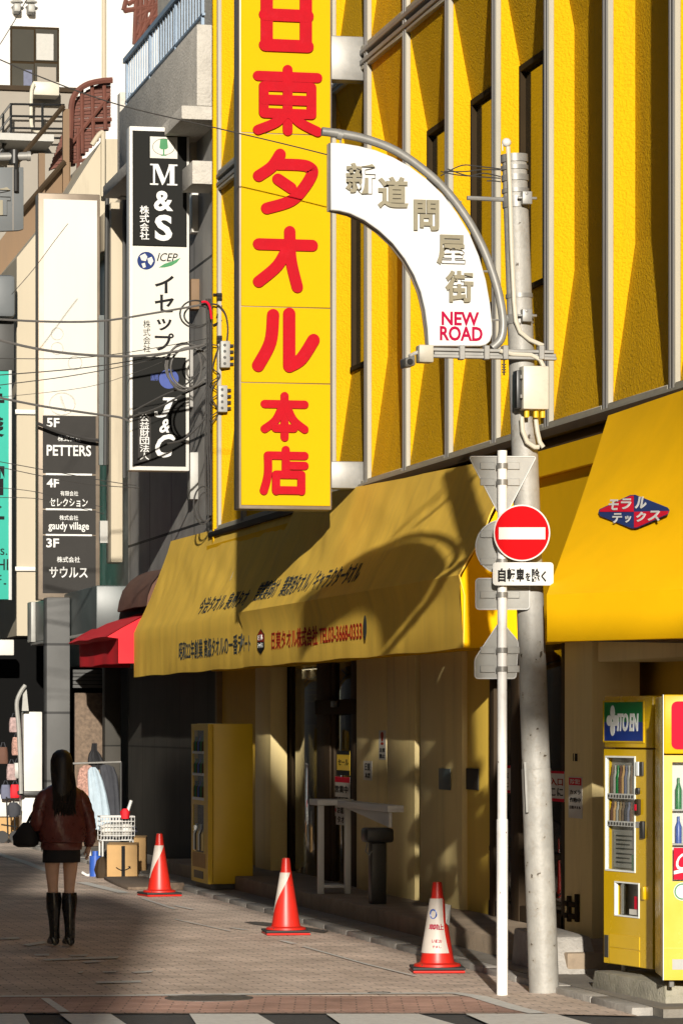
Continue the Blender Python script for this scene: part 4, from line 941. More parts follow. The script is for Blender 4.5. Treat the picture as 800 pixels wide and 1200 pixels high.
pst = fpart('poster', hw[0] + .06, hw[1] - .02, .030, .034, z1(1016), z1(972), 'sign_back', V1)
k = MB()
for i, zz in enumerate((978, 983, 988, 993, 999, 1004, 1009)): k.box((hw[0] + .10, .027, z1(zz + 1.6)), (hw[1] - .08 - .03 * (i % 3), .0295, z1(zz)))
build(k, 'printing', 'ink_grey', pst, local=True); fpart('green_corner', hw[1] - .10, hw[1] - .02, .025, .0285, z1(1018), z1(1000), 'green', V1)
tray = MB(); tray.box((hd[0], .05, hd[2]), (hd[1], .055, hd[3])); build(tray, 'tray_back', 'char', V1, local=True)
fpart('tray_flap', hd[0], hd[1], .03, .036, hd[2], hd[3], M['dglass'], V1); fpart('tray_label', hd[1] - .12, hd[1] - .01, .024, .029, hd[2] + .05, hd[2] + .14, 'print_red', V1); fpart('tray_label', hd[1] - .2, hd[1] - .01, .0245, .0288, hd[2] + .01, hd[2] + .048, 'paper', V1)
k = MB(); frame_rect(k, hd[0] - .008, hd[1] + .008, hd[2] - .008, hd[3] + .008, .01, -.006, .02); build(k, 'tray_frame', 'silver', V1, local=True)
fpart('coin_panel', u1(743), u1(747), -.012, .002, z1(908), z1(892), 'silver', V1, .003); fpart('coin_slot', u1(748), u1(752), -.012, .002, z1(908), z1(892), 'char', V1, .003)
fpart('card_reader', u1(743.5), u1(747.5), -.015, .002, z1(929), z1(922), 'black', V1, .003); fpart('change_lever', u1(743), u1(748.5), -.02, .002, z1(953), z1(935), 'darkbrown', V1, .006); fpart('lever_tip', u1(744), u1(746), -.025, -.018, z1(948), z1(941), 'print_red', V1)
fpart('price_label', u1(742), u1(747), -.004, .002, z1(968), z1(961), 'sign_back', V1); fpart('door_handle', u1(750), u1(754), -.02, .002, z1(980), z1(960), 'black', V1, .004)
fpart('lower_label', u1(709), u1(747), -.004, .002, z1(1109), z1(1094), 'vend_dull', V1); fpart('lower_label', u1(709), u1(747), -.004, .002, z1(1128), z1(1111), 'vend_dull', V1); fpart('side_vent', u1(702), u1(707), -.004, .002, z1(1122), z1(1096), 'char', V1)
fpart('hinge', u1(751.5), u1(755), -.02, .002, z1(1050), z1(1035), 'vend', V1, .004)
for uu in (.08, W1 - .08):
    for dd in (.12, .58):
        mb = MB(); mb.tube([(uu, dd, 0), (uu, dd, .06)], .02, 8); build(mb, 'foot', 'steel', V1, local=True)

oc = PZ(777, 1146, .23)
V2 = thing('vending_machine', 'bright yellow vending machine with a red header at the right picture edge', 'vending machine', (oc.x, oc.y, .165), -TH, group='vending machines')
def u2(px): return (px - 777) / 175.0
def z2(py): return HC + (HY - py) / 175.0 - .165
H2 = z2(814)
mb = MB(); mb.box((.006, .125, .05), (.99, .72, H2 - .01)); build(mb, 'cabinet', 'vend', V2, local=True, bevel=.012)
hw2 = (u2(787), .80, z2(1032), z2(893))
mb = MB(); rails(mb, 0, 1.0, .05, z2(885), [hw2], 0, .065); build(mb, 'door', 'vend', V2, local=True)
mb = MB(); mb.box((0, 0, z2(883.5)), (1.0, .066, H2)); build(mb, 'header_panel', 'vend', V2, local=True, bevel=.012)
k = MB(); k.prism([(x, -.006, z) for x, z in rrect(u2(786), z2(878), .94, z2(822), .04)], (0, .007, 0)); build(k, 'red_header', 'print_red', V2, local=True)
k = MB(); k.box((hw2[0], .09, hw2[2]), (hw2[1], .10, hw2[3])); build(k, 'display_back', 'sign_white', V2, local=True)
k = MB(); k.box((hw2[0], .02, hw2[2]), (hw2[1], .024, hw2[3])); build(k, 'display_glass', 'glass', V2, local=True)
bottles(V2, hw2[0] + .02, hw2[1] - .02, .06, z2(948), 13, .21, ('green', 'denim', 'char', 'plastic_blue', 'print_red'))
bottles(V2, hw2[0] + .02, hw2[1] - .02, .06, z2(988), 13, .18, ('plastic_blue', 'char', 'denim', 'green', 'mat_brown'))
for yy in (948, 988): fpart('shelf', hw2[0], hw2[1], .025, .089, z2(yy + 2), z2(yy), 'steel', V2)
rl = fpart('red_label', u2(789), .62, .012, .018, z2(1030), z2(993), 'print_red', V2)
k = MB(); text(k, 'Coca-Cola', (u2(791.5), .0118, z2(1019)), (1, 0, 0), (0, 0, 1), .5, .115, .002, bold=.012, shear=.35); k.prism([(u2(789) + .56 * t / 12, .0116, z2(1024) + .018 * math.sin(t * .6)) for t in range(13)] + [(u2(789) + .56 * t / 12, .0116, z2(1020) + .018 * math.sin(t * .6)) for t in range(12, -1, -1)], (0, -.002, 0)); build(k, 'lettering', 'sign_white', rl, local=True)
k = MB(); k.prism([(u2(799) + .06 * math.cos(2 * math.pi * q / 24), -.003, z2(1044) + .06 * math.sin(2 * math.pi * q / 24)) for q in range(24)], (0, .004, 0)); b_ = build(k, 'round_badge', 'sign_white', V2, local=True)
k = MB(); k.tube([(u2(799) + .05 * math.cos(2 * math.pi * q / 24), -.004, z2(1044) + .05 * math.sin(2 * math.pi * q / 24)) for q in range(25)], .006, 5); build(k, 'badge_ring', 'green', b_, local=True)
fpart('seam', 0.0, 1.0, -.0012, .001, z2(1110.5), z2(1109.5), 'vend_dull', V2); fpart('grey_plate', u2(787), u2(802), -.004, .002, z2(1135), z2(1123), 'sign_back', V2)
fpart('side_trim', -.004, .0, .0, .066, .05, H2, 'silver', V2)
for uu in (.06, .94):
    for dd in (.08, .62):
        mb = MB(); mb.tube([(uu, dd, 0), (uu, dd, .05)], .018, 8); build(mb, 'foot', 'steel', V2, local=True)

V3 = thing('vending_machine', 'ochre vending machine under the far awning, its plain side toward the crossing', 'vending machine', (6.93, 40.75, .05), -math.pi / 2, group='vending machines')
def z3(py): return HC + (HY - py) * .00970 - .05
W3 = 1.12
mb = MB(); mb.box((.01, .06, .06), (W3 - .005, .52, z3(848))); build(mb, 'cabinet', 'vend_dull', V3, local=True, bevel=.012)
h3 = (.12, W3 - .28, z3(935), z3(856)); h4 = (.12, W3 - .28, z3(1000), z3(944))
mb = MB(); rails(mb, 0, W3, .06, z3(848) - .003, [h3, h4], 0, .055); build(mb, 'door', 'vend_dull', V3, local=True)
for h in (h3, h4):
    fpart('display_back', h[0], h[1], .056, .0585, h[2], h[3], 'char', V3); fpart('display_glass', h[0], h[1], .004, .008, h[2], h[3], 'glass', V3)
for yy in (882, 908, 937): fpart('price_rail', .1, W3 - .26, -.006, .003, z3(yy + 1.5), z3(yy - 1.5), 'sign_white', V3)
for yy in (882, 908, 935): bottles(V3, h3[0] + .04, h3[1] - .04, .03, z3(yy), 7, .18, ('char', 'green', 'brown_fabric', 'plastic_blue'))
bottles(V3, h4[0] + .04, h4[1] - .04, .03, z3(998), 6, .3, ('silver', 'char', 'cream_wall'))
fpart('delivery_slot', .2, W3 - .3, -.004, .003, z3(1031), z3(1022), 'black', V3); fpart('lower_panel', .1, W3 - .15, -.004, .003, z3(1018), z3(1001), 'cardboard', V3)
mb = MB(); mb.box((.03, .05, 0), (W3 - .03, .5, .062)); build(mb, 'base', 'black', V3, local=True)

# ================================================================== CONES
def cone_parts(t, style):
    mb = MB(); H = .70; prof = [(.185, .045), (.180, .062), (.135, .075), (.128, .10), (.085, .36), (.052, .57), (.047, .585), (.040, .66), (.034, .695), (.018, .700)]
    mb.loft([[Vector((r_ * math.cos(2 * math.pi * k / 32), r_ * math.sin(2 * math.pi * k / 32), z)) for k in range(32)] for r_, z in prof]); build(mb, 'body', 'cone', t, local=True)
    b = MB(); b.box((-.2, -.2, .0), (.2, .2, .022)); build(b, 'base_plate', 'cone', t, local=True, bevel=.012)
    b = MB(); b.box((-.205, -.205, .0225), (.205, .205, .045)); build(b, 'weight', 'rubber', t, local=True, bevel=.01)
    def rad(z):
        return .128 + (.052 - .128) * (z - .10) / .47
    # white reflective wrap: its edge runs down one side
    def wrap(f0, f1, za, zb_, name, m, off=.003):
        rings = []
        for j in range(15):
            z = za + (zb_ - za) * j / 14; a0, a1 = f0(j / 14), f1(j / 14); r_ = rad(z) + off
            rings.append([Vector((r_ * math.cos(a0 + (a1 - a0) * q / 14), r_ * math.sin(a0 + (a1 - a0) * q / 14), z)) for q in range(15)])
        w = MB(); w.loft(rings, closed=False, cap=False); return build(w, name, m, t, local=True)
    if style == 'left': wrap(lambda s: R(-190), lambda s: R(-172 + 118 * s ** 1.5), .20, .565, 'reflective_wrap', 'cone_white')
    else:
        sl = wrap(lambda s: R(-205), lambda s: R(-48 - 12 * math.sin(s * 3)), .15, .57, 'paper_sleeve', 'cone_white', .006)
        fl = MB(); fl.prism([(.055, -.07, .53), (.10, -.075, .52), (.085, -.07, .36), (.06, -.08, .38)], (.004, .012, 0)); build(fl, 'loose_corner', 'sign_back', t, local=True)
        k = MB()
        for ch, ang, z, h in (('止', -78, .33, .045), ('禁', -100, .33, .045), ('車', -122, .33, .045), ('お', -82, .23, .026), ('願', -96, .23, .026), ('い', -110, .23, .026), ('し', -84, .19, .02), ('ま', -96, .19, .02), ('す', -108, .19, .02)):
            a_ = R(ang); r_ = rad(z) + .007; c_ = Vector((r_ * math.cos(a_), r_ * math.sin(a_), z)); rr = Vector((-math.sin(a_), math.cos(a_), 0))
            k2 = MB(); text(k, ch, c_ - rr * h / 2, rr, (-.16 * math.cos(a_), -.16 * math.sin(a_), 1), h, h, .001, bold=.02)
        build(k, 'lettering', 'crimson', sl, local=True)
        k = MB(); a_ = R(-118); r_ = rad(.45) + .007; k.tube([Vector((r_ * math.cos(a_ + .33 * math.cos(q * .42)), r_ * math.sin(a_ + .33 * math.cos(q * .42)), .45 + .035 * math.sin(q * .42))) for q in range(16)], .006, 5); build(k, 'round_mark', 'plastic_blue', sl, local=True)
    return t
cones = ((187, 1053, 20, 'left', 'farthest red traffic cone with a white stripe, near the cardboard box'), (335, 1098, 8, 'left', 'middle red traffic cone with a white stripe down its left side'), (512, 1142, 3, 'sleeve', 'nearest red traffic cone wrapped in a torn white paper notice'))
for x, y_, a_, stl, lb in cones:
    p = PZ(x, y_ - 3); t = thing('traffic_cone', lb, 'traffic cone', (p.x, p.y, .002), R(a_) - TH, group='red traffic cones along the kerb'); cone_parts(t, stl)

# ================================================================== DESK FRAME AND ASHTRAY ON THE STEP
yD = PX(373, 0, 7.30).y
D = thing('desk_frame', 'pale grey boxy metal counter frame with a wedge shaped side shelf on the step', 'counter', (7.30, yD, .2))
zt = PX(373, 937, 7.30).z; x1 = PY(410.5, 0, yD).x; x0 = 7.30
for xx in (x0, x1 - .055):
    for dy in (0,):
        mb = MB(); mb.box((xx, yD + dy, .2), (xx + .06, yD + dy + .06, zt - .062)); build(mb, 'leg', 'sign_white', D, bevel=.005)
mb = MB(); mb.box((x0 - .015, yD - .02, zt - .06), (x1 + .03, yD + .40, zt)); build(mb, 'top', 'sign_white', D, bevel=.006)
mb = MB(); mb.box((x0 + .061, yD + .01, .26), (x1 - .056, yD + .36, .29)); build(mb, 'low_shelf', 'sign_white', D, bevel=.004)
yS = PX(473, 0, x1 + .02).y
mb = MB(); mb.box((x1 - .14, yS, zt - .075), (x1 + .02, yD - .022, zt - .01)); build(mb, 'side_shelf', 'sign_white', D, bevel=.005)
mb = MB(); mb.prism([(x1 - .12, yS + .02, zt - .078), (x1 - .12, yS + .02, zt - .22), (x1 - .12, yD - .3, zt - .078)], (.03, 0, 0)); build(mb, 'wedge_bracket', 'sign_white', D, bevel=.004)
xs_ = 7.45; ysb = PX(442, 0, xs_).y; zz = PX(442, 970, xs_).z
S_ = thing('ashtray_stand', 'black upright stand with a square head and a small hook, beside the pale counter', 'stand', (xs_, ysb, .2))
mb = MB(); mb.box((xs_ - .075, ysb - .075, .2), (xs_ + .075, ysb + .075, zz - .14)); build(mb, 'column', 'black', S_, bevel=.015)
mb = MB(); mb.box((xs_ - .135, ysb - .14, zz - .14), (xs_ + .135, ysb + .14, zz)); build(mb, 'head', 'black', S_, bevel=.03)
mb = MB(); mb.tube([(xs_ - .12, ysb - .1, zz - .14), (xs_ - .14, ysb - .12, zz - .22), (xs_ - .11, ysb - .13, zz - .26), (xs_ - .08, ysb - .12, zz - .22)], .008, 6); build(mb, 'hook', 'steel', S_)

# ================================================================== PERSON
pz = PZ(72.5, 1109)
PE = thing('person', 'woman with long black hair, burgundy leather jacket, black miniskirt and knee boots walking away', 'person', (pz.x, pz.y, .012), R(4))
PE.scale = (.93, .97, 1)
def skin_mesh(name, verts, edges, radii, root, m, parent, sub=2):
    me = bpy.data.meshes.new(name); me.from_pydata(verts, edges, []); o = bpy.data.objects.new(name, me); COL.objects.link(o)
    sk = o.modifiers.new('skin', 'SKIN'); sk.use_smooth_shade = True; sb = o.modifiers.new('sub', 'SUBSURF'); sb.levels = sub; sb.render_levels = sub
    for i, r_ in enumerate(radii):
        d = me.skin_vertices[0].data[i]; d.radius = r_ if isinstance(r_, tuple) else (r_, r_); d.use_root = (i == root)
    dg = bpy.context.evaluated_depsgraph_get(); dg.update(); ev = o.evaluated_get(dg); nm = bpy.data.meshes.new_from_object(ev)
    bpy.data.objects.remove(o); bpy.data.meshes.remove(me)
    nm.name = name; nm.materials.clear(); nm.materials.append(M[m])
    for p in nm.polygons: p.use_smooth = True; p.material_index = 0
    o2 = bpy.data.objects.new(name, nm); COL.objects.link(o2)
    if parent: o2.parent = parent; WM[o2.name] = wmat(parent)
    return o2
V = []; E_ = []; RR = []
def jv(p, r_, par=None):
    V.append(p); RR.append(r_); i = len(V) - 1
    if par is not None: E_.append((par, i))
    return i
pel = jv((0, 0, .90), (.135, .095)); sp1 = jv((0, .0, 1.05), (.115, .085), pel); ch_ = jv((0, -.005, 1.22), (.13, .09), sp1); nk = jv((0, -.005, 1.385), (.055, .05), ch_); hd0 = jv((0, .012, 1.46), (.05, .055), nk); hd1 = jv((0, .015, 1.54), (.072, .085), hd0); hd2 = jv((0, .012, 1.62), (.066, .08), hd1); jv((0, .008, 1.665), (.035, .04), hd2)
jv((0, .115, 1.535), (.011, .014), hd1)   # nose
for s in (-1, 1): jv((s * .085, .005, 1.54), (.012, .022), hd1)   # ears
HANDS = {}
for s, pts in ((1, [(.165, -.01, 1.32, .06), (.215, -.02, 1.20, .045), (.245, -.02, 1.08, .038), (.262, .02, .97, .034), (.268, .05, .865, .022), (.268, .058, .81, .030)]),
               (-1, [(-.165, -.01, 1.32, .06), (-.205, -.03, 1.20, .045), (-.225, -.03, 1.08, .038), (-.225, .06, 1.03, .034), (-.215, .13, 1.01, .022), (-.213, .175, 1.005, .030)])):
    p = ch_
    for x, y_, z, r_ in pts: p = jv((x, y_, z), r_, p)
    hx_, hy_, hz_ = pts[-1][:3]
    for k in range(4):
        if s == 1:
            L_ = (.040, .046, .043, .034)[k]; oy = -.024 + .016 * k; q = jv((hx_ - .004, hy_ + oy, hz_ - .035), .0085, p); q = jv((hx_ - .012, hy_ + oy + .004, hz_ - .035 - L_ * .55), .008, q); jv((hx_ - .026, hy_ + oy + .006, hz_ - .035 - L_ * .95), .007, q)
        else:
            L_ = (.040, .046, .043, .034)[k]; oz = -.024 + .016 * k; q = jv((hx_, hy_ + .035, hz_ + oz), .0085, p); q = jv((hx_ + .006, hy_ + .035 + L_ * .5, hz_ + oz), .008, q); jv((hx_ + .022, hy_ + .03 + L_ * .75, hz_ + oz), .007, q)
    if s == 1: q = jv((hx_ - .028, hy_ + .018, hz_ - .008), .010, p); jv((hx_ - .036, hy_ + .026, hz_ - .042), .008, q)
    else: q = jv((hx_ + .012, hy_ + .016, hz_ + .034), .010, p); jv((hx_ + .016, hy_ + .05, hz_ + .045), .008, q)
for s, pts in ((-1, [(-.085, 0, .82, .088), (-.088, .01, .66, .072), (-.080, .015, .50, .052), (-.076, -.005, .38, .053), (-.073, -.02, .22, .038), (-.072, -.02, .09, .032), (-.075, .06, .045, .03), (-.078, .13, .03, .022)]),
               (1, [(.085, 0, .82, .088), (.082, .0, .66, .072), (.070, -.01, .49, .052), (.064, -.045, .37, .053), (.060, -.075, .22, .038), (.060, -.08, .09, .032), (.066, .0, .045, .03), (.07, .07, .03, .022)])):
    p = pel
    for x, y_, z, r_ in pts: p = jv((x, y_, z), r_, p)
skin_mesh('body', V, E_, RR, pel, 'skin', PE)
fc = MB()
for s in (-1, 1): fc.sphere((s * .03, .092, 1.555), .010, u=8, v=6)
build(fc, 'eye', 'ink', PE, local=True); fc = MB(); fc.sphere((0, .092, 1.492), .018, u=8, v=5, sc=(1.2, .5, .35)); build(fc, 'mouth', 'crimson', PE, local=True)
def ell(cx, cy, z, rx, ry, n=28, ph=0, wob_=0.0, sd=0):
    return [Vector((cx + (rx + wob_ * math.sin(3 * w + sd) + wob_ * .7 * math.sin(7 * w + sd * 2)) * math.cos(w), cy + (ry + wob_ * math.sin(4 * w + sd)) * math.sin(w), z)) for w in [2 * math.pi * k / n for k in range(n)]]
jk = MB(); jk.loft([ell(0, 0, .835, .165, .118), ell(0, 0, .825, .188, .138), ell(0, 0, .85, .196, .145, wob_=.003), ell(0, 0, .885, .192, .142), ell(0, -.004, .895, .214, .16, wob_=.006, sd=1), ell(0, -.006, .96, .226, .17, wob_=.010, sd=2), ell(0, -.006, 1.04, .222, .165, wob_=.011, sd=3.1), ell(0, -.006, 1.12, .215, .158, wob_=.010, sd=4.4), ell(0, -.008, 1.20, .212, .152, wob_=.008, sd=5), ell(0, -.010, 1.28, .208, .142, wob_=.005, sd=6), ell(0, -.012, 1.335, .19, .122), ell(0, -.012, 1.37, .135, .098), ell(0, -.008, 1.392, .085, .078), ell(0, -.005, 1.42, .078, .074), ell(0, -.005, 1.415, .066, .064)]); build(jk, 'jacket', 'leather', PE, local=True)
def sleeve(pts):
    k = MB(); P = smooth2([p[:3] for p in pts], 5); rr = []
    for i in range(len(P)):
        t = i / (len(P) - 1) * (len(pts) - 1); a_ = min(int(t), len(pts) - 2); f = t - a_; rr.append((pts[a_][3] * (1 - f) + pts[a_ + 1][3] * f) * (1 + .05 * math.sin(i * 2.2) + .03 * math.sin(i * 4.9)))
    k.tube(P, rr, 18); build(k, 'sleeve', 'leather', PE, local=True)
sleeve([(.10, -.01, 1.305, .05), (.172, -.015, 1.265, .076), (.222, -.02, 1.17, .068), (.252, -.02, 1.07, .062), (.268, .01, .98, .060), (.27, .035, .91, .062), (.27, .05, .87, .045), (.27, .053, .85, .042)])
sleeve([(-.10, -.01, 1.305, .05), (-.172, -.02, 1.265, .076), (-.215, -.03, 1.17, .068), (-.235, -.035, 1.07, .064), (-.232, .03, 1.035, .068), (-.222, .09, 1.02, .06), (-.217, .125, 1.01, .045), (-.215, .14, 1.01, .042)])
yk = MB(); yk.tube([(.155, -.148, 1.26), (.08, -.166, 1.245), (0, -.17, 1.24), (-.08, -.166, 1.245), (-.155, -.148, 1.26)], .004, 6); build(yk, 'seam', 'leather', PE, local=True)
sk_ = MB(); sk_.loft([ell(0, 0, .93, .15, .115), ell(0, .0, .86, .172, .125), ell(0, .0, .78, .178, .13), ell(0, 0, .715, .176, .128, wob_=.003), ell(0, 0, .715, .165, .118), ell(0, 0, .80, .16, .11)]); build(sk_, 'skirt', 'skirt', PE, local=True)
hr = MB(); hr.loft([ell(-.012, -.115, 1.155, .045, .018, wob_=.004), ell(-.012, -.125, 1.20, .085, .03, wob_=.006, sd=1), ell(-.008, -.115, 1.30, .10, .045, wob_=.006, sd=2), ell(-.004, -.08, 1.38, .105, .07, wob_=.004, sd=3), ell(0, -.03, 1.44, .104, .10), ell(0, -.008, 1.52, .105, .118), ell(0, 0, 1.60, .103, .118), ell(0, 0, 1.655, .082, .094), ell(0, 0, 1.685, .045, .05), ell(0, 0, 1.693, .01, .012)]); build(hr, 'hair', 'hair', PE, local=True)
st_ = MB()
for i in range(70):
    x0 = random.uniform(-.108, .108); e_ = random.uniform(0, .09); st_.tube(smooth2([(x0 * .9, -.085 - .03 * math.cos(x0 * 15), 1.50), (x0 * 1.02, -.118, 1.38), (x0 * .95 + random.uniform(-.01, .01), -.150 - .02 * random.random(), 1.27), (x0 * .82 + random.uniform(-.03, .03), -.152 - .02 * random.random(), 1.20 - e_)], 4), [.007] * 12 + [.002], 5)
build(st_, 'hair_strands', 'hair', PE, local=True)
for s, cx, pts in ((-1, 0, [(-.0775, .0, .455, .066), (-.0765, -.004, .40, .072), (-.075, -.012, .32, .068), (-.073, -.02, .22, .053), (-.072, -.022, .12, .047), (-.072, -.018, .06, .05)]), (1, 0, [(.068, -.022, .452, .066), (.065, -.035, .40, .072), (.063, -.055, .32, .068), (.060, -.075, .22, .053), (.060, -.082, .12, .047), (.060, -.078, .06, .05)])):
    k = MB(); n = 20; rings = []
    for x, y_, z, r_ in pts: rings.append(ell(x, y_, z, r_, r_ * 1.05, n, wob_=.0025, sd=z * 20))
    rings.insert(0, ell(pts[0][0], pts[0][1], .445, .058, .06, n)); k.loft(rings)
    hx_, hy_ = pts[-1][0], pts[-1][1]
    foot = []
    for t, w_, h_, zb_ in ((-.055, .020, .05, .0), (-.045, .038, .085, .0), (0, .043, .105, .004), (.05, .043, .095, .010), (.10, .046, .065, .004), (.15, .042, .048, .0), (.185, .022, .03, .0), (.195, .006, .02, .004)):
        foot.append([Vector((hx_ + w_ * math.cos(q), hy_ + t, zb_ + max(0, h_ * .5 * (1 + math.sin(q))))) for q in [2 * math.pi * i / 16 for i in range(16)]])
    k.loft(foot); build(k, 'boot', 'boot', PE, local=True)
bg = thing('handbag', 'black slouchy handbag hanging from the left arm of the walking woman', 'handbag', (pz.x - .30, pz.y + .06, .86), R(4))
k = MB(); k.loft([ell(0, 0, .0, .075, .085), ell(0, 0, .02, .105, .13, wob_=.006), ell(0, 0, .09, .112, .15, wob_=.01, sd=1), ell(.01, 0, .16, .085, .13, wob_=.008, sd=2), ell(.02, 0, .21, .045, .10)]); build(k, 'pouch', 'skirt', bg, local=True)
k = MB(); k.tube(smooth2([(.02, -.085, .19), (.05, -.06, .28), (.075, .0, .315), (.06, .06, .28), (.02, .085, .19)], 5), .012, 8); build(k, 'handle', 'skirt', bg, local=True)

# ================================================================== BUILDINGS FURTHER ALONG THE STREET
GB = thing('grey_building', 'grey clad building with a rough balcony parapet and blue railing next to the yellow shop', 'building', (8.1, 49, 0))
XG = 8.05
boxpart('wall', (XG, 45.0, 2.75), (16, 53.0, 9.9), 'tile_grey', GB)
boxpart('ground_wall', (XG - .06, 45.0, 0), (16, 52.6, 2.748), 'tile_stone', GB)
boxpart('upper_wall', (8.5, 45.0, 9.9), (16, 53.0, 14), 'rough_grey', GB)
boxpart('balcony_slab', (7.55, 45.15, 9.72), (8.6, 52.2, 9.9), 'rough_grey', GB, bevel=.02)
boxpart('balcony_parapet', (7.75, 45.15, 9.9), (7.95, 51.9, 10.95), 'rough_grey', GB, bevel=.01)
boxpart('balcony_end', (7.76, 51.9, 9.7), (8.6, 52.15, 11.25), 'rough_grey', GB, bevel=.01)
mb = MB()
for yy in (45.3, 47.4, 49.6, 51.8): mb.box((7.83, yy - .03, 10.95), (7.87, yy + .03, 11.72))
mb.box((7.81, 45.2, 11.68), (7.89, 51.95, 11.75)); mb.box((7.83, 45.2, 11.08), (7.87, 51.9, 11.11))
y = 45.35
while y < 51.8: mb.box((7.84, y, 11.1), (7.86, y + .022, 11.68)); y += .22
build(mb, 'balcony_railing', 'blue_rail', GB)
tag(boxpart('beam', (7.7, 45.2, 8.9), (8.1, 46.0, 9.2), 'rough_grey', GB, bevel=.01))
def hang(name, label, cat, x0, x1, y0, y1, Y, m, th=.25, bevel=.01, group=None, lab=None):
    a = PY(x0, y1, Y); b = PY(x1, y0, Y); mb = MB(); mb.box((a.x, Y, a.z), (b.x, Y + th, b.z)); return tag(build(mb, name, m, bevel=bevel), label, cat, group)
hang('meter_box', 'small beige box on the grey wall between the black sign and the yellow building', 'box', 224, 242, 166, 203, 46.9, 'cream_render')
hang('meter_box', 'weathered white box on the grey wall under the beige one', 'box', 225, 239, 226, 272, 46.8, 'white')
hang('meter_box', 'brown wooden panel box on the grey wall beside the cable coils', 'box', 224, 242, 327, 362, 46.7, 'brown_fence')
hang('junction_box', 'tall grey junction box low on the grey wall beside the cables', 'box', 223, 240, 530, 585, 46.8, 'sign_back')
hang('duct_box', 'grey slanted metal hood on the grey wall behind the coiled cables', 'duct', 222, 246, 410, 478, 47.2, 'tile_grey')

# black and white company sign
YM = 46.5
MS = thing('company_sign', 'tall black and white projecting sign with M&S, ICEP and J&C panels', 'sign', PY(187, 550, YM))
def face(parent, name, x0, x1, y0, y1, Y, m, th=.02, bevel=0):
    a = PY(x0, y1, Y); b = PY(x1, y0, Y); mb = MB(); mb.box((a.x, Y, a.z), (b.x, Y + th, b.z)); return build(mb, name, m, parent, bevel=bevel)
face(MS, 'case', 152, 222, 150, 551, YM, 'white', .28, .012)
f1 = face(MS, 'top_panel', 155.5, 219, 155, 288, YM - .006, 'sign_black', .01); f2 = face(MS, 'middle_panel', 155, 219, 288.5, 418.5, YM - .006, 'ivory', .01); f3 = face(MS, 'bottom_panel', 155.5, 218, 419, 546, YM - .006, 'sign_black', .01)
def tx(parent, body, x0, x1, y0, y1, Y, m, bold=.015, shear=0.0, name='lettering', t=.004):
    a = PY(x0, y1, Y); b = PY(x1, y0, Y); k = MB(); text(k, body, (a.x, Y - .0005, a.z), (1, 0, 0), (0, 0, 1), b.x - a.x, b.z - a.z, t, bold=bold, shear=shear); return build(k, name, m, parent)
def vtx(parent, body, x0, x1, y0, y1, Y, m, bold=.015, gap=.06, t=.004):
    n = len(body); h = (y1 - y0) / n; k = MB()
    for i, ch in enumerate(body):
        a = PY(x0, y0 + h * (i + 1 - gap / 2), Y); b = PY(x1, y0 + h * (i + gap / 2), Y)
        if ch == 'ッ': a = PY(x0 + (x1 - x0) * .1, y0 + h * (i + .9), Y); b = PY(x1 - (x1 - x0) * .12, y0 + h * (i + .3), Y)
        text(k, ch, (a.x, Y - .0005, a.z), (1, 0, 0), (0, 0, 1), b.x - a.x, b.z - a.z, t, bold=bold)
    return build(k, 'lettering', m, parent)
def serif_letter(parent, polys, x0, x1, y0, y1, Y, m):
    a = PY(x0, y1, Y); b = PY(x1, y0, Y); mb = MB()
    for i, pl_ in enumerate(polys): mb.prism([(a.x + px * (b.x - a.x), Y - .0006, a.z + pz_ * (b.z - a.z)) for px, pz_ in pl_], (0, -.004 - .0004 * i, 0))
    return build(mb, 'lettering', m, parent)
YF = YM - .0065
# serif M
serif_letter(f1, [[(.0, 0), (.30, 0), (.30, .07), (.0, .07)], [(.11, .05), (.18, .05), (.18, .95), (.11, .95)], [(0, .93), (.27, .93), (.27, 1), (0, 1)], [(.13, 1), (.30, 1), (.56, .22), (.46, .0), (.44, .0)], [(.45, 0), (.52, .12), (.80, 1), (.70, 1)], [(.68, .93), (1, .93), (1, 1), (.68, 1)], [(.72, .05), (.89, .05), (.89, .96), (.72, .96)], [(.62, 0), (1, 0), (1, .07), (.62, .07)]], 176, 208, 193, 216.5, YF, 'sign_white')
tx(f1, '&', 180.5, 203, 224, 247, YF, 'sign_white', .03); tx(f1, 'S', 181.5, 202, 252, 282, YF, 'sign_white', .035)
vtx(f1, '株式会社', 164, 175, 241, 281, YF, 'sign_white')
lg = face(f1, 'logo_patch', 176, 208, 161, 185, YF - .002, 'ivory', .003)
k = MB(); a = PY(192, 170, YF - .003)
k.prism([PY(x, y, YF - .003) for x, y in ((188, 163), (196, 163), (197, 173), (195, 175), (189, 175), (187, 173))], (0, -.002, 0)); k.prism([PY(x, y, YF - .003) for x, y in ((191.2, 175), (192.8, 175), (192.8, 181), (196, 182.5), (188, 182.5), (191.2, 181))], (0, -.0025, 0)); build(k, 'lamp_mark', 'green', lg)
k = MB(); k.tube([PY(192 + 13 * math.cos(q * .26), 172 + 9.5 * math.sin(q * .26), YF - .003) for q in range(25)], .003, 4); build(k, 'oval_mark', 'ink_grey', lg)
k = MB(); k.prism([PY(x, y, YF) for x, y in disc_pts(171.5, 305.5, 10.5, 28)], (0, -.003, 0)); gb = build(k, 'globe_mark', 'navy', f2)
k = MB()
for pts in (((164, 300), (170, 297), (173, 301), (171, 306), (166, 305)), ((173, 303), (178, 301), (180, 306), (177, 311), (174, 308)), ((166, 309), (170, 308), (171, 313), (168, 314))): k.prism([PY(x, y, YF - .0035) for x, y in pts], (0, -.002, 0))
build(k, 'continents', 'ivory', gb)
tx(f2, 'ICEP', 184, 208.5, 297, 306, YF, 'ink', .004, .3)
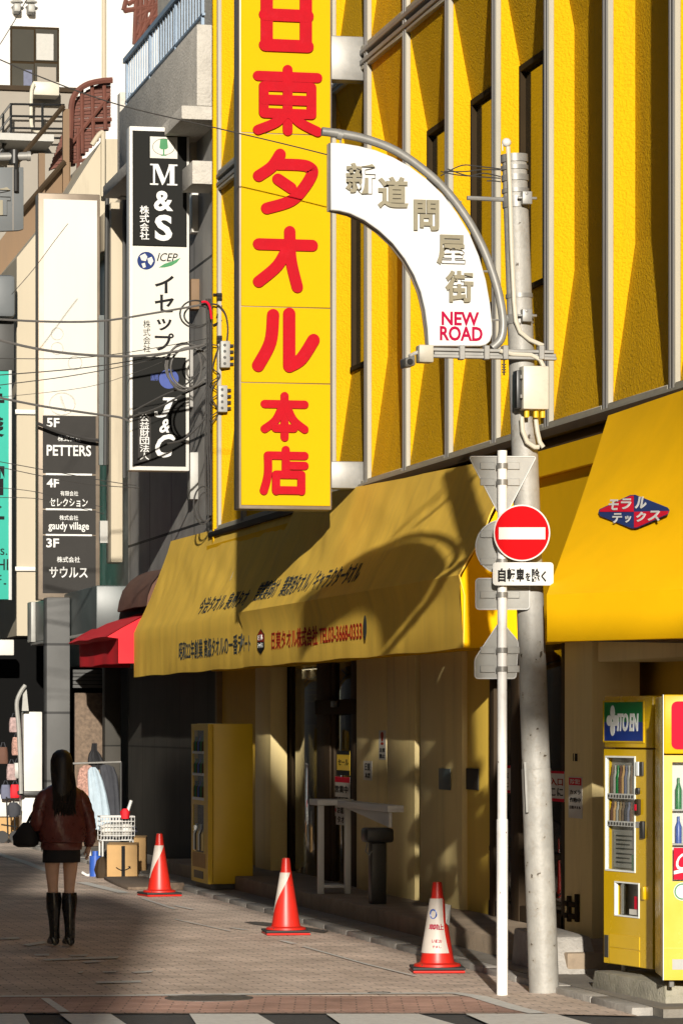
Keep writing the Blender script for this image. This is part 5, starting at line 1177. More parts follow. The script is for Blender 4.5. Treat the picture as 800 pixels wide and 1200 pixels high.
k = MB(); k.prism([PY(x, y, YF) for x, y in ((186, 313.5), (193, 309), (201, 306.5), (212, 302), (207, 308), (201, 311.5), (193, 313.5))], (0, -.003, 0)); build(k, 'swoosh', 'green', f2)
vtx(f2, 'イセップ', 181.5, 204, 322, 412, YF, 'ink', .02, .1); vtx(f2, '株式会社', 168, 176.5, 375, 413, YF, 'ink', 0)
k = MB(); k.prism([PY(x, y, YF) for x, y in disc_pts(198, 444, 11.5, 28)], (0, -.003, 0)); build(k, 'round_mark', 'blue', f3); tx(f3, '国際', 177, 186, 438, 446, YF, 'blue')
serif_letter(f3, [[(.38, .86), (1, .86), (1.02, 1), (.40, 1)], [(.60, .88), (.86, .88), (.62, .22), (.36, .22)], [(.36, .24), (.62, .24), (.52, .06), (.34, 0), (.14, 0), (0, .08), (0, .28), (.14, .30), (.16, .14), (.28, .12)]], 181, 207, 466, 489, YF, 'sign_white'); tx(f3, '&', 187, 200, 491, 507, YF, 'sign_white', .02, .3); tx(f3, 'C', 182, 206, 509, 536, YF, 'sign_white', .03, .3)
bxp = face(f3, 'name_patch', 162, 177, 483, 541, YF - .001, 'sign_dark', .002); vtx(bxp, '公益財団法人', 164, 175, 485, 539, YF - .001, 'sign_white', .01)

# tenant directory sign
YD = 55.0
TD = thing('directory_sign', 'tall bronze framed sign with a blank ivory top and charcoal 5F, 4F and 3F panels', 'sign', PY(81, 702, YD))
face(TD, 'case', 45, 117.5, 228, 703, YD, 'bronze', .35, .015)
ip = face(TD, 'blank_panel', 51.5, 114, 235, 486.5, YD - .008, 'ivory', .012)
for cx, cy, rx, ry in ((67, 391, 7, 7), (67, 408, 7, 7), (88, 425, 8, 8)):
    k = MB(); k.tube([PY(cx + rx * math.cos(q * .33), cy + ry * math.sin(q * .33), YD - .009) for q in range(20)], .012, 4); build(k, 'ghost_mark', 'ghost', ip)
k = MB(); k.tube([PY(73 + 15 * math.cos(q * .33), 473 + 13 * math.sin(q * .33), YD - .009) for q in range(20)], .014, 4); k.tube([PY(71, 464, YD - .009), PY(77, 482, YD - .009)], .02, 4); build(k, 'ghost_mark', 'ghost', ip)
YE = YD - .0085
for y0, y1, rows in ((488, 554.5, (('5F', 55, 70, 490, 500.5, .025), ('株式会社', 68, 95, 510.5, 517, .01), ('PETTERS', 55, 107, 522, 534, .02))),
                     (557.5, 596, (('4F', 55, 69.5, 561, 571, .025), ('有限会社', 71, 92, 575.5, 581, .01), ('セレクション', 58.5, 103, 584, 593.5, .02))),
                     (598, 626, (('株式会社', 70, 92, 604, 609.5, .01), ('gaudy village', 57, 104.5, 612, 623, .015))),
                     (628, 695, (('3F', 54.5, 69.5, 631, 641.5, .025), ('株式会社', 67, 94, 652.5, 659, .01), ('サウルス', 58, 103, 664.5, 677, .02)))):
    pnl = face(TD, 'name_panel', 50.5, 112.5, y0, y1, YD - .008, 'sign_dark', .012)
    for body, xa, xb, ya_, yb_, bd in rows: tx(pnl, body, xa, xb, ya_, yb_, YE, 'sign_white', bd)
for yy in (555.9, 597, 627): face(TD, 'divider', 54, 108, yy - .7, yy + .7, YD - .009, 'sign_white', .01)

# second building with the column, canopy and the directory sign
SB = thing('clad_building', 'building with grey ground floor columns and a cream downpipe behind the directory sign', 'building', (8.2, 57, 0))
boxpart('wall', (8.1, 53.01, 2.9), (16, 62.6, 9.3), 'teal_glass', SB)
boxpart('inner_wall', (8.9, 53.01, 0), (16, 62.6, 2.9), 'char', SB)  # charcoal colour puts the darkness of the shop's inside on the wall
boxpart('parapet', (7.95, 53.01, 9.3), (8.3, 62.6, 9.9), 'cream_render', SB, bevel=.02)
a = PY(127, 660, 53.3); b = PY(141, 240, 53.3); boxpart('cream_pier', (a.x, 53.02, a.z), (b.x, 53.5, b.z), 'cream_render', SB, bevel=.02)
a = PY(116, 545, 53.6); b = PY(128, 370, 53.6); boxpart('window', (a.x, 53.55, a.z), (b.x, 53.62, b.z), 'teal_glass', SB)
boxpart('wall_plate', (PY(117, 0, 53.4).x, 53.35, PY(0, 635, 53.4).z), (PY(127, 0, 53.4).x, 53.45, PY(0, 609, 53.4).z), 'sign_back', SB)
a = PY(55, 1003, 54.2); b = PY(82.5, 700, 54.2); boxpart('column', (a.x, 54.2, 0), (b.x, 54.6, b.z), 'column', SB, bevel=.02)
a = PY(121, 1003, 53.2); b = PY(140, 700, 53.2); boxpart('column', (a.x, 53.02, 0), (b.x, 53.3, 2.9), 'tile_stone', SB, bevel=.02)
a = PY(86, 806, 54.0); b = PY(122, 784, 54.0)
mb = MB()
for i in range(5): mb.box((a.x, 54 - .02 * (i % 2), a.z + i * (b.z - a.z) / 5), (b.x, 54.06, a.z + (i + .8) * (b.z - a.z) / 5))
build(mb, 'louvre', 'char', SB)
a = PY(88, 1000, 54.1); b = PY(124, 812, 54.1); boxpart('door', (a.x, 54.1, .05), (b.x, 54.18, b.z), 'mat_brown', SB, bevel=.01)
zc0, zc1 = PX(50, 751, 7.35).z, PX(50, 703, 7.35).z
cyn, cyf = PX(113, 730, 7.35).y, PX(38, 730, 7.35).y
mb = MB(); mb.hexa([(7.35, cyn, zc0), (8.3, cyn, zc0), (8.3, cyf, zc0), (7.35, cyf, zc0), (7.35, cyn, zc1), (8.3, cyn, zc1), (8.3, cyf, zc1), (7.35, cyf, zc1)])
CN = thing('shop_canopy', 'grey green box canopy over the shop entrance below the directory sign', 'canopy', (7.35, cyn, zc0)); build(mb, 'box', 'teal_glass', CN, bevel=.02)
mb = MB(); mb.box((7.33, cyn - .02, zc0 - .05), (8.3, cyf + .02, zc0 - .002)); build(mb, 'edge', 'sign_back', CN, bevel=.01)
p = PX(45, 725, 7.3); mb = MB(); mb.box((7.27, cyf - .5, zc0), (7.348, cyf, zc1)); build(mb, 'mirror_face', 'sign_back', CN, bevel=.01)

# cream building beyond, stepping out into the street
CB = thing('cream_building', 'cream rendered building beyond the directory sign with a brown boarded upper floor', 'building', (8, 64, 0))
mb = MB(); mb.prism([PY(x, y, 63.0) for x, y in ((20, 745), (20, 302), (80, 228), (121, 163), (170, 163), (170, 745))], (0, 6, 0)); build(mb, 'wall', 'cream_render', CB)
for yy in (482, 666):
    a = PY(18, yy + 3, 62.9); b = PY(50, yy - 2, 62.9); boxpart('string_course', (a.x, 62.93, a.z), (b.x, 63.0, b.z), 'white', CB, bevel=.01)
a = PY(20, 750, 63); mb = MB(); mb.prism([PY(x, y, 66.0) for x, y in ((-2, 345), (-2, 285), (28, 246), (76, 190), (83, 190), (83, 300), (20, 345))], (0, .2, 0)); build(mb, 'board_screen', 'brown_fence', CB)
mb = MB()
for x, y0, y1 in ((77.5, 128, 226), (49, 180, 245)): q = PY(x, y1, 65.9); w = PY(x, y0, 65.9); mb.box((q.x - .06, 65.85, q.z), (q.x + .06, 65.97, w.z))
build(mb, 'post', 'brown_fence', CB)
for p_, q_ in (((20, 190), (75, 124)), ((26, 247), (76, 189))):
    mb = MB(); mb.tube([PY(*p_, 65.8), PY(*q_, 65.8)], .05, 6); build(mb, 'roof_edge', 'darkbrown', CB)
mb = MB(); mb.tube(smooth2([PY(x, y, 62.8) for x, y in ((121, 230), (121, 160), (120, 156), (116, 158), (108, 170))], 4), .045, 10); build(mb, 'downpipe', 'cream_render', CB)
mb = MB(); mb.prism([PY(x, y, 70) for x, y in ((24, 300), (24, 190), (40, 180), (78, 180), (78, 260))], (0, .3, 0)); build(mb, 'inner_siding', 'beige_render', CB)
boxpart('dark_front', (7.7, 63.3, 0), (9, 74, 3.3), 'brick_dark', CB)
a = PY(-30, 745, 68); b = PY(19, 700, 68); boxpart('brick_band', (a.x, 67.9, a.z - 2.2), (b.x + .4, 68.1, b.z + .3), 'brick_dark', CB)
t = thing('drainage_lattice', 'rust red slatted roof screen rising behind the cream gable', 'screen', PY(100, 200, 67.5))
sl_ = MB()
for i in range(24):           # boards of a rounded roof edge, shorter towards the top and the bottom
    y0 = 99 + i * 4.1; q = max(0.0, 1 - (y0 - 97) / 26.0)
    xl = 84 + 30 * q * q if y0 < 123 else 84 - (y0 - 123) * .36
    xr = 130 if y0 < 150 else 130 - (y0 - 150) * .95
    if xr - xl < 5: continue
    xm = (xl + xr) / 2; P = [(xl, y0 + 2.5), (xl + 6, y0), (xm, y0 - 1.6), (xr, y0 - 3)]
    sl_.prism([PY(x, y, 67.5) for x, y in P] + [PY(x, y + 3.3, 67.5) for x, y in P[::-1]], (0, .06 + .05 * (i % 3), 0))
build(sl_, 'slats', 'rust', t)
sl_ = MB(); sl_.tube(smooth2([PY(x, y, 67.3) for x, y in ((80, 190), (83, 150), (84, 122), (90, 108), (102, 99), (118, 95), (132, 94))], 4), .06, 6)
for x0, y0, x1, y1 in ((108, 98, 110, 168), (122, 96, 124, 152), (96, 104, 97, 180), (84, 168, 128, 112), (84, 190, 112, 186), (104, 141, 131, 140), (84, 212, 108, 186), (92, 200, 92, 150)): sl_.tube([PY(x0, y0, 67.4), PY(x1, y1, 67.4)], .04, 6)
build(sl_, 'rafter', 'rust', t)
t = thing('escape_stair', 'rust red steel stair lattice high up in front of the white building', 'stair', PY(175, 55, 80))
sl_ = MB()
for x0, y0, x1, y1 in ((160, 0, 158, 52), (166, -10, 164, 50), (186, -10, 184, 20), (145, 12, 200, 8), (148, 0, 145, 12), (146, 13, 190, 4), (158, 52, 186, 5), (160, 40, 180, -5), (163, 28, 200, 12), (160, 20, 205, -6), (170, 40, 172, -10), (178, 30, 180, -10), (150, 5, 170, -6)): sl_.tube([PY(x0, y0, 80), PY(x1, y1, 80)], .06, 6)
build(sl_, 'beam', 'rust', t)
sl_ = MB()
for i in range(6): sl_.prism([PY(162 + i * 5, 44 - i * 8, 80.1), PY(180 + i * 5, 42 - i * 8, 80.1), PY(180 + i * 5, 40 - i * 8, 80.1), PY(162 + i * 5, 42 - i * 8, 80.1)], (0, .6, 0))
build(sl_, 'tread', 'rust', t)

WB = thing('white_building', 'plain white office block rising behind everything, with one dark window', 'building', PY(120, 849, 112))
mb = MB(); a = PY(-160, 400, 110); b = PY(420, -260, 110); mb.box((a.x, 110, 0), (b.x, 125, b.z)); build(mb, 'wall', 'white_render', WB)
fw = face(WB, 'window', 12.5, 69.5, 32.5, 105, 109.9, 'winframe', .08)
for x0, x1, y0, y1 in ((14.5, 40, 35, 71), (42, 67.5, 35, 71), (14.5, 40, 75, 102), (41, 67.5, 75, 102)): face(fw, 'pane', x0, x1, y0, y1, 109.87, 'winglass', .02)
for x0, x1, y0, y1, m in ((43, 63, 40, 70, 'sign_back'), (44, 66, 79, 100, 'beige_render'), (28, 38, 82, 100, 'greycloth')): face(fw, 'blind', x0, x1, y0, y1, 109.865, m, .004)
k = MB(); k.tube([PY(122, -20, 109.8), PY(122, 95, 109.8)], .07, 8); build(k, 'downpipe', 'cream_render', WB)
for x in (20, 36.5):
    k = MB(); k.box((PY(x - 4, 0, 109.7).x, 109.5, PY(0, 14, 109.7).z), (PY(x + 4, 0, 109.7).x, 110, PY(0, 4, 109.7).z)); k.tube([PY(x, 4, 109.6), PY(x, 1, 109.6)], .2, 8); build(k, 'wall_vent', 'sign_back', WB, bevel=.05)
LB = thing('beige_block', 'low beige building with a railed roof terrace in front of the white block', 'building', PY(30, 300, 92))
mb = MB(); a = PY(-80, 400, 92); b = PY(92, 109, 92); mb.box((a.x, 92, 0), (b.x, 104, b.z)); build(mb, 'wall', 'beige_render', LB)
mb = MB(); mb.box((a.x, 91.9, b.z), (b.x, 92.5, b.z + .12)); build(mb, 'coping', 'darkbrown', LB)
mb = MB()
for yy in (122, 136, 150, 161): mb.tube([PY(13, yy, 91), PY(76, yy + 1, 91)], .03, 5); mb.tube([PY(13, yy, 91), PY(-4, yy + 22, 91)], .03, 5)
for xx in (13, 50): mb.tube([PY(xx, 121, 91), PY(xx, 163, 91)], .035, 5)
for xx, dy in ((4, 12), (-2, 20)): mb.tube([PY(xx, 121 + dy, 91), PY(xx, 168 + dy, 91)], .035, 5)
build(mb, 'railing', 'black', LB)
boxpart('terrace', (PY(-30, 0, 91).x, 90.4, PY(0, 168, 91).z), (PY(60, 0, 91).x, 91.95, PY(0, 160, 91).z), 'sign_back', LB)
hang('air_conditioner', 'pale air conditioner unit under the dark window of the white block', 'air conditioner', 39, 70, 96, 111, 91.2, 'cream_plastic', .6, .03)
k = MB(); k.tube(smooth2([PY(x, y, 91.1) for x, y in ((40, 98), (37, 110), (37, 145), (41, 153), (48, 154))], 4), .05, 8); tag(build(k, 'drain_hose', 'cream_plastic'), 'pale hose hanging down from the air conditioner', 'hose')

hang('dark_shutter', 'dark slatted window shutter on the cream wall at the left edge above the turquoise sign', 'shutter', -20, 17, 372, 434, 62.7, 'char', .1)
hang('window_awning', 'faded grey fabric hood over the dark shutter at the left edge', 'awning', -20, 19, 322, 371, 62.3, 'greysign', .6, .08)
for (x0, y0, x1, y1, r_, lb) in ((126, 215, 124, 545, .035, 'thin black pipe down the wall edge right of the directory sign'), (146, 225, 146, 560, .03, 'thin dark pipe beside the black and white company sign')):
    k = MB(); k.tube([PY(x0, y0, 52.9), PY(x1, y1, 52.9)], r_, 8); tag(build(k, 'pipe', 'char'), lb, 'pipe')

# turquoise sign, grey arch sign at the left edge
YQ = 62.0
TQ = thing('turquoise_sign', 'turquoise shop sign with black lettering, cut off by the left edge', 'sign', PY(0, 700, YQ))
f = face(TQ, 'panel', -62, 12, 435, 702, YQ, 'turq', .25, .015)
k = MB(); fr_ = [PY(12.3, 434, YQ - .01), PY(12.3, 703, YQ - .01)]; k.tube(fr_, .03, 6); build(k, 'edge', 'sign_white', TQ)
for ch, y0, y1 in (('手', 452, 482), ('袋', 486, 512), ('帽', 545, 580), ('子', 592, 622)): tx(f, ch, -34, 5.5, y0, y1, YQ - .001, 'ink', .02)
tx(f, 'Gloves.', -38, 9, 639, 650, YQ - .001, 'ink', 0); tx(f, 'BASHI', -30, 10, 655, 668, YQ - .001, 'ink', .005); tx(f, '1F.', -20, 8, 674, 685, YQ - .001, 'ink', 0)
YA = 30.0
GS = thing('grey_street_sign', 'grey street name panel with a tan character hanging from a pipe at the left edge', 'sign', PY(14, 270, YA))
mb = MB(); mb.prism([PY(x, y, YA) for x, y in ((-60, 262), (-60, 195), (-10, 196), (28, 196), (28, 268.5), (22, 270), (-5, 271), (-30, 268))], (0, .06, 0)); build(mb, 'panel', 'greysign', GS, bevel=.004)
mb = MB(); mb.tube([PY(-80, 186, YA - .02), PY(34, 183, YA - .02)], .036, 14); mb.tube([PY(32, 183, YA - .02), PY(36, 183, YA - .02)], .042, 14); build(mb, 'pipe', 'steel', GS)
mb = MB(); mb.tube([PY(17, 176, YA - .02), PY(17, 192, YA - .02)], .045, 10); mb.tube([PY(19.5, 190, YA - .05), PY(19.5, 200, YA - .03)], .02, 8); mb.tube([PY(19.5, 199, YA - .04), PY(19.5, 224, YA - .04)], .022, 8); build(mb, 'turnbuckle', 'black', GS)
k = MB(); face(GS, 'seam', 15.4, 15.9, 197, 270, YA - .001, 'bronze', .002)
a = PY(-25, 252, YA); b = PY(12.5, 219, YA); text(k, '新', (a.x, YA - .001, a.z), (1, 0, 0), (0, 0, 1), b.x - a.x, b.z - a.z, .02, bold=.028); build(k, 'raised_character', 'letter_tan', GS)

# red awning and brown awning next to the far yellow one
def small_awning(name, label, y0, y1, prof, m, parent_loc, wid=.01):
    t = thing(name, label, 'awning', parent_loc); mb = MB(); ny = 20; rings = []
    vs = []; n = len(prof)
    for i in range(ny + 1):
        yy = y0 + (y1 - y0) * i / ny
        for j, (x, z) in enumerate(prof): vs.append(Vector((x + .01 * math.sin(yy * 5 + j), yy, z + .008 * math.sin(yy * 3 + j * 2))))
    N0 = len(vs); vs += [v + Vector((wid, 0, -wid)) for v in vs]; fs = []
    for i in range(ny):
        for j in range(n - 1):
            q = i * n + j; fs += [(q, q + 1, q + n + 1, q + n), (N0 + q, N0 + q + n, N0 + q + n + 1, N0 + q + 1)]
    mb.add(vs, fs, 0, True); build(mb, 'canopy', m, t)
    for yy in (y0, y1):
        e = MB(); e.prism([(x + .012, yy, z - .004) for x, z in prof] + [(prof[0][0] + .012, yy, prof[-1][1])], (0, .008, 0)); build(e, 'end_panel', m, t)
    return t
small_awning('shop_awning', 'bright red awning tucked beside the far end of the yellow awning', 48.1, 51.9, [(7.9, 3.52), (7.5, 3.40), (7.2, 3.24), (7.0, 3.12), (7.16, 3.10), (7.16, 2.76)], 'red_fabric', (7.0, 49.9, 2.76))
small_awning('shop_awning', 'brown rounded dutch awning above the red awning', 48.3, 51.0, [(8.0, 4.12), (7.9, 4.09), (7.78, 4.0), (7.66, 3.85), (7.60, 3.70), (7.58, 3.56)], 'brown_fabric', (7.58, 49.6, 3.56))

# ------------------------------------------------------------------ shop front at the far left
hang('white_cabinet', 'tall white cabinet standing at the shop front beside the grey column', 'cabinet', 28, 50, 834, 928, 57.5, 'white', .35, .02)
hang('white_counter', 'short white counter base under the tall white cabinet', 'counter', 26, 50, 931, 992, 57.6, 'white', .4, .015)
hang('dark_shelf', 'dark grey shelf edge between the white cabinet and its base', 'shelf', 24, 51, 927, 932, 57.4, 'char', .4, .01)
k = MB(); k.tube(smooth2([PY(x, y, 57.2) for x, y in ((25, 930), (24, 890), (22, 850), (20, 825), (24, 812), (30, 803))], 4), .035, 8); t_ = build(k, 'pole', 'sign_back'); t_.name = 'rolled_umbrella'
tag(t_, 'pale bent pole leaning up against the white cabinet', 'pole')
k = MB(); k.prism([PY(x, y, 57.3) for x, y in ((28, 805), (31, 803), (34, 833), (26, 833))], (0, .05, 0)); tag(build(k, 'cloth_flap', 'sign_back'), 'pale grey cloth flap hanging over the white cabinet', 'cloth')
boxpart('interior_shade', (6.9, 61.5, 0), (9, 61.6, 3.4), 'shop_shade', SB)  # near-black sheet paints in the shade inside the far shop
k = MB(); a = PY(-20, 768, 60); b = PY(17, 753, 60); k.box((a.x, 60, a.z), (b.x, 60.3, b.z + .05)); tag(build(k, 'light_box', 'white', bevel=.02), 'white box sign under the brick wall at the far left edge', 'sign')
bags = ((17, 836, 858, 'pinkcloth', 'topmost mauve bag hanging at the far shop front'), (20, 858, 885, 'stripe', 'striped bag hanging second from the top at the far shop front'), (14, 890, 914, 'pinkcloth', 'pale striped bag hanging left in the lower row at the far shop front'), (21, 889, 912, 'sign_back', 'light grey bag hanging right in the lower row at the far shop front'), (18, 915, 935, 'red_fabric', 'reddish bag hanging lowest at the far shop front'), (7, 915, 936, 'greycloth', 'slate bag hanging lowest and left at the far shop front'), (4, 870, 895, 'brown_fabric', 'dark brown bag hanging in shade at the left edge'))
for x, y0, y1, m, lb in bags:
    p = PY(x, y1, 58.2); q = PY(x, y0, 58.2); h = q.z - p.z; w = .085
    t = thing('hanging_bag', lb, 'bag', (p.x, 58.2, p.z), group='bags hanging at the far shop front')
    k = MB(); k.loft([ell(0, 0, 0, w * .9, .03), ell(0, 0, h * .1, w, .045), ell(0, 0, h * .5, w * .92, .04, wob_=.006), ell(0, 0, h * .78, w * .75, .02)]); build(k, 'pouch', m, t, local=True)
    k = MB(); k.tube([(-w * .5, 0, h * .76), (-w * .2, 0, h), (w * .2, 0, h), (w * .5, 0, h * .76)], .008, 5); build(k, 'strap', 'darkcloth', t, local=True)
p = PZ(8, 988); t = thing('hand_cart', 'black folding hand cart with a small wheel at the far left edge', 'cart', (p.x, p.y, 0))
k = MB(); s = .0143
for pts in (((2, 0, .0), (0, 0, .75)), ((10, 0, .1), (8, 0, .70)), ((0, 0, .72), (9, 0, .70)), ((-6, 0, .30), (12, 0, .26)), ((0, 0, .55), (10, 0, .52)), ((-6, 0, .14), (14, 0, .12))): k.tube([(a_ * s, b_, c_) for a_, b_, c_ in pts], .014, 6)
build(k, 'frame', 'black', t, local=True)
for xx in (-5, 10):
    k = MB(); k.tube([(xx * s, -.03, .10), (xx * s, .03, .10)], .10, 18); build(k, 'wheel', 'rubber', t, local=True)
k = MB(); k.loft([ell(.11, -.03, .42, .05, .03), ell(.12, -.03, .46, .10, .05, wob_=.008), ell(.12, -.03, .58, .11, .05, wob_=.01), ell(.11, -.03, .66, .06, .03)]); build(k, 'bag', 'darkcloth', t, local=True)
hang('carton', 'orange brown carton behind the black hand cart', 'box', -12, 24, 958, 984, 58.4, 'cardboard', .4, .01)
hang('carton', 'white carton on top of the orange brown one at the far left', 'box', -10, 24, 931, 957, 58.45, 'white', .35, .01)

# ------------------------------------------------------------------ clothes, boxes and baskets beside the yellow awning
YR = 46.4
p0 = PY(78, 895, YR); p1 = PY(142, 893, YR)
t = thing('clothes_rack', 'thin metal clothes rail standing in front of the dark stone wall', 'clothes rack', (p0.x, YR, 0))
k = MB(); k.tube([p0, p1], .014, 8); build(k, 'rail', 'steel', t)
for q in (p0, p1):
    k = MB(); k.tube([(q.x, YR, 0), (q.x, YR, q.z)], .015, 8); k.tube([(q.x, YR - .25, .03), (q.x, YR + .25, .03)], .015, 8); build(k, 'upright', 'char', t)
def garment(name, label, cat, pts, m, Y, th=.10):
    """hanging garment: outline rows (y, x left, x right) from the shoulders down, folded in soft waves"""
    k = MB(); rings = []
    for i, (yy, xl, xr) in enumerate(pts):
        a = PY(xl, yy, Y); b = PY(xr, yy, Y); r = []
        n = 28
        for q in range(n):
            w = 2 * math.pi * q / n; f = (1 - math.cos(w)) / 2; r.append(Vector((a.x + (b.x - a.x) * f, Y + (th / 2 + .012 * math.sin(f * 21 + i * .4)) * math.sin(w) * (0.5 + .5 * min(1, i / 2)), a.z)))
        rings.append(r)
    k.loft(rings); return tag(build(k, name, m), label, cat, 'garments on the clothes rail')
garment('shirt', 'striped red and white shirt on the clothes rail', 'shirt', ((897, 98, 106), (901, 93, 111), (910, 91, 112), (925, 90, 112), (945, 92, 112)), 'stripe', 46.38)
garment('dress', 'long pale denim dress on the clothes rail', 'dress', ((899, 106, 112), (903, 103, 116), (915, 103, 121), (930, 104, 125), (950, 103, 129), (972, 102, 132)), 'denim', 46.3)
garment('coat', 'long charcoal coat at the right end of the clothes rail', 'coat', ((896, 120, 127), (899, 117, 134), (910, 118, 138), (930, 121, 140), (955, 122, 142), (985, 124, 144)), 'darkcloth', 46.45)
garment('black_top', 'black top with a high collar hung above the others on the clothes rail', 'top', ((871, 108, 114), (879, 107, 114), (884, 104, 118), (892, 103, 122), (902, 106, 120)), 'skirt', 46.5)
def carton(name, label, x0, x1, yb, h, d, m='cardboard', mark=False, ang=0):
    a = PZ(x0, yb); b = PZ(x1, yb); w = (b - a).length; t = thing(name, label, 'box', (a.x, a.y, 0), math.atan2(b.y - a.y, b.x - a.x) + ang)
    k = MB(); k.box((0, 0, .002), (w, d, h)); build(k, 'body', m, t, local=True, bevel=.006)
    for q, (u0, u1, v0, v1, tl) in enumerate(((.0, w, -.0, d * .48, .04), (.0, w, d * .52, d, .06))):
        k = MB(); k.hexa([(u0, v0, h + .001), (u1, v0, h + .001), (u1, v1, h + .001), (u0, v1, h + .001), (u0, v0, h + .005), (u1, v0, h + .005), (u1, v1, h + .005 + tl * .3), (u0, v1, h + .005 + tl * .3)]); build(k, 'flap', m, t, local=True)
    if mark:
        k = MB(); k.box((w * .48, -.002, .02), (w * .60, .001, h - .01))
        build(k, 'tape', 'ink', t, local=True); k = MB()
        k.tube(smooth2([(w * .30, -.001, h * .34), (w * .5, -.001, h * .25), (w * .70, -.001, h * .30), (w * .76, -.001, h * .36)], 5), .007, 5); k.tube([(w * .70, -.001, h * .36), (w * .77, -.001, h * .37), (w * .77, -.001, h * .30)], .006, 5); build(k, 'printing', 'ink', t, local=True)
    return t
carton('cardboard_box', 'open cardboard box with a curved arrow mark standing behind the farthest cone', 125.5, 161, 1030, .42, .38, mark=True)
carton('cardboard_box', 'plain cardboard box half hidden behind the marked one', 157, 171, 1024, .46, .30)
p = PZ(147, 1021); k = MB(); z0 = .475
k.loft([[Vector((p.x + rx * math.cos(w) * (1 + .12 * math.sin(3 * w)), p.y + .05 + ry * math.sin(w), z0 + z + .025 * math.sin(2 * w + 1))) for w in [2 * math.pi * q / 24 for q in range(24)]] for rx, ry, z in ((.10, .08, .0), (.17, .13, .02), (.15, .12, .08), (.08, .06, .12), (.01, .01, .125))]); tag(build(k, 'cloth_bundle', 'greycloth'), 'crumpled slate blue cloth lying on the cardboard boxes', 'cloth')
YBk = 45.3; t = thing('wire_basket', 'white wire shopping basket full of pale goods behind the boxes', 'basket', PY(138, 1010, YBk))
a = PY(119, 985, YBk); b = PY(158, 957, YBk); k = MB()
for i in range(12): x = a.x + (b.x - a.x) * i / 11; k.tube([(x, YBk, b.z), (x, YBk + .02, a.z)], .005, 5); k.tube([(x, YBk + .32, b.z), (x, YBk + .30, a.z)], .005, 5)
for i in range(6): z = a.z + (b.z - a.z) * i / 5; k.tube([(a.x, YBk, z), (b.x, YBk, z), (b.x, YBk + .32, z), (a.x, YBk + .32, z), (a.x, YBk, z)], .006 if i < 5 else .012, 5)
build(k, 'wire', 'sign_white', t)
k = MB()
for x in (a.x + .02, b.x - .02):
    for yy in (YBk + .02, YBk + .30): k.tube([(x, yy, 0), (x, yy, a.z)], .012, 6)
build(k, 'leg', 'sign_white', t)
for i in range(3):
    cx = a.x + (b.x - a.x) * (.25 + .27 * i); k = MB(); k.sphere((cx, YBk + .16, (a.z + b.z) / 2 - .02), .10, sc=(1, .9, .9 + .2 * (i % 2)), u=12, v=8); tag(build(k, 'goods_bag', ('paper', 'sign_back', 'white')[i]), ('cream bundle at the left in the wire basket', 'grey bundle in the middle of the wire basket', 'white bundle at the right in the wire basket')[i], 'bundle', 'bundles in the wire basket')
k = MB(); c = PY(147, 953, 45.25); k.loft([ell(c.x, c.y, c.z - .07, .05, .05), ell(c.x, c.y, c.z + .02, .06, .05, wob_=.006), ell(c.x, c.y, c.z + .06, .03, .03)]); tag(build(k, 'red_packet', 'red_fabric'), 'small red packet standing on the wire basket', 'packet')
k = MB(); k.tube([PY(150, 950, 45.25), PY(154, 938, 45.25)], .022, 10); tag(build(k, 'white_tube', 'sign_white'), 'short white tube sticking up beside the red packet', 'tube')
t = thing('display_stand', 'white tube display stand leaning beside the walking woman', 'stand', PY(106, 1028, 44.6)); k = MB()
k.tube(smooth2([PY(x, y, 44.6) for x, y in ((101, 968), (104, 985), (106, 1004), (107, 1020), (104, 1026), (96, 1022))], 4), .018, 8); build(k, 'tube', 'sign_white', t)
k = MB(); c = PZ(112, 1027); k.tube([(c.x, c.y, 0), (c.x, c.y, .26)], .075, 18); k.tube([(c.x, c.y, .26), (c.x, c.y, .32)], .04, 12); tag(build(k, 'blue_canister', 'plastic_blue'), 'blue plastic canister on the ground beside the cardboard box', 'canister')
k = MB(); c = PZ(120, 1029); k.loft([ell(c.x, c.y, 0, .07, .08), ell(c.x, c.y, .1, .09, .09, wob_=.01), ell(c.x, c.y, .22, .06, .06, wob_=.01), ell(c.x, c.y, .27, .02, .02)]); tag(build(k, 'dark_sack', 'darkbrown'), 'small dark sack between the blue canister and the cardboard box', 'sack')
k = MB(); k.prism([at_z(PZ(x, y), .004) for x, y in ((122, 1031), (196, 1030), (206, 1036), (205, 1043), (150, 1043.5), (136, 1038))], (0, 0, .035)); tag(build(k, 'floor_mat', 'mat_brown', bevel=.006), 'brown ribbed mat on the ground under the cardboard boxes', 'mat')
k = MB(); k.box((PZ(203, 1043).x - .12, PZ(203, 1043).y - .1, 0), (PZ(203, 1043).x + .12, PZ(203, 1043).y + .1, .09)); tag(build(k, 'kerb_ramp', 'mat_brown', bevel=.015), 'small dark rubber ramp beside the farthest cone', 'ramp')

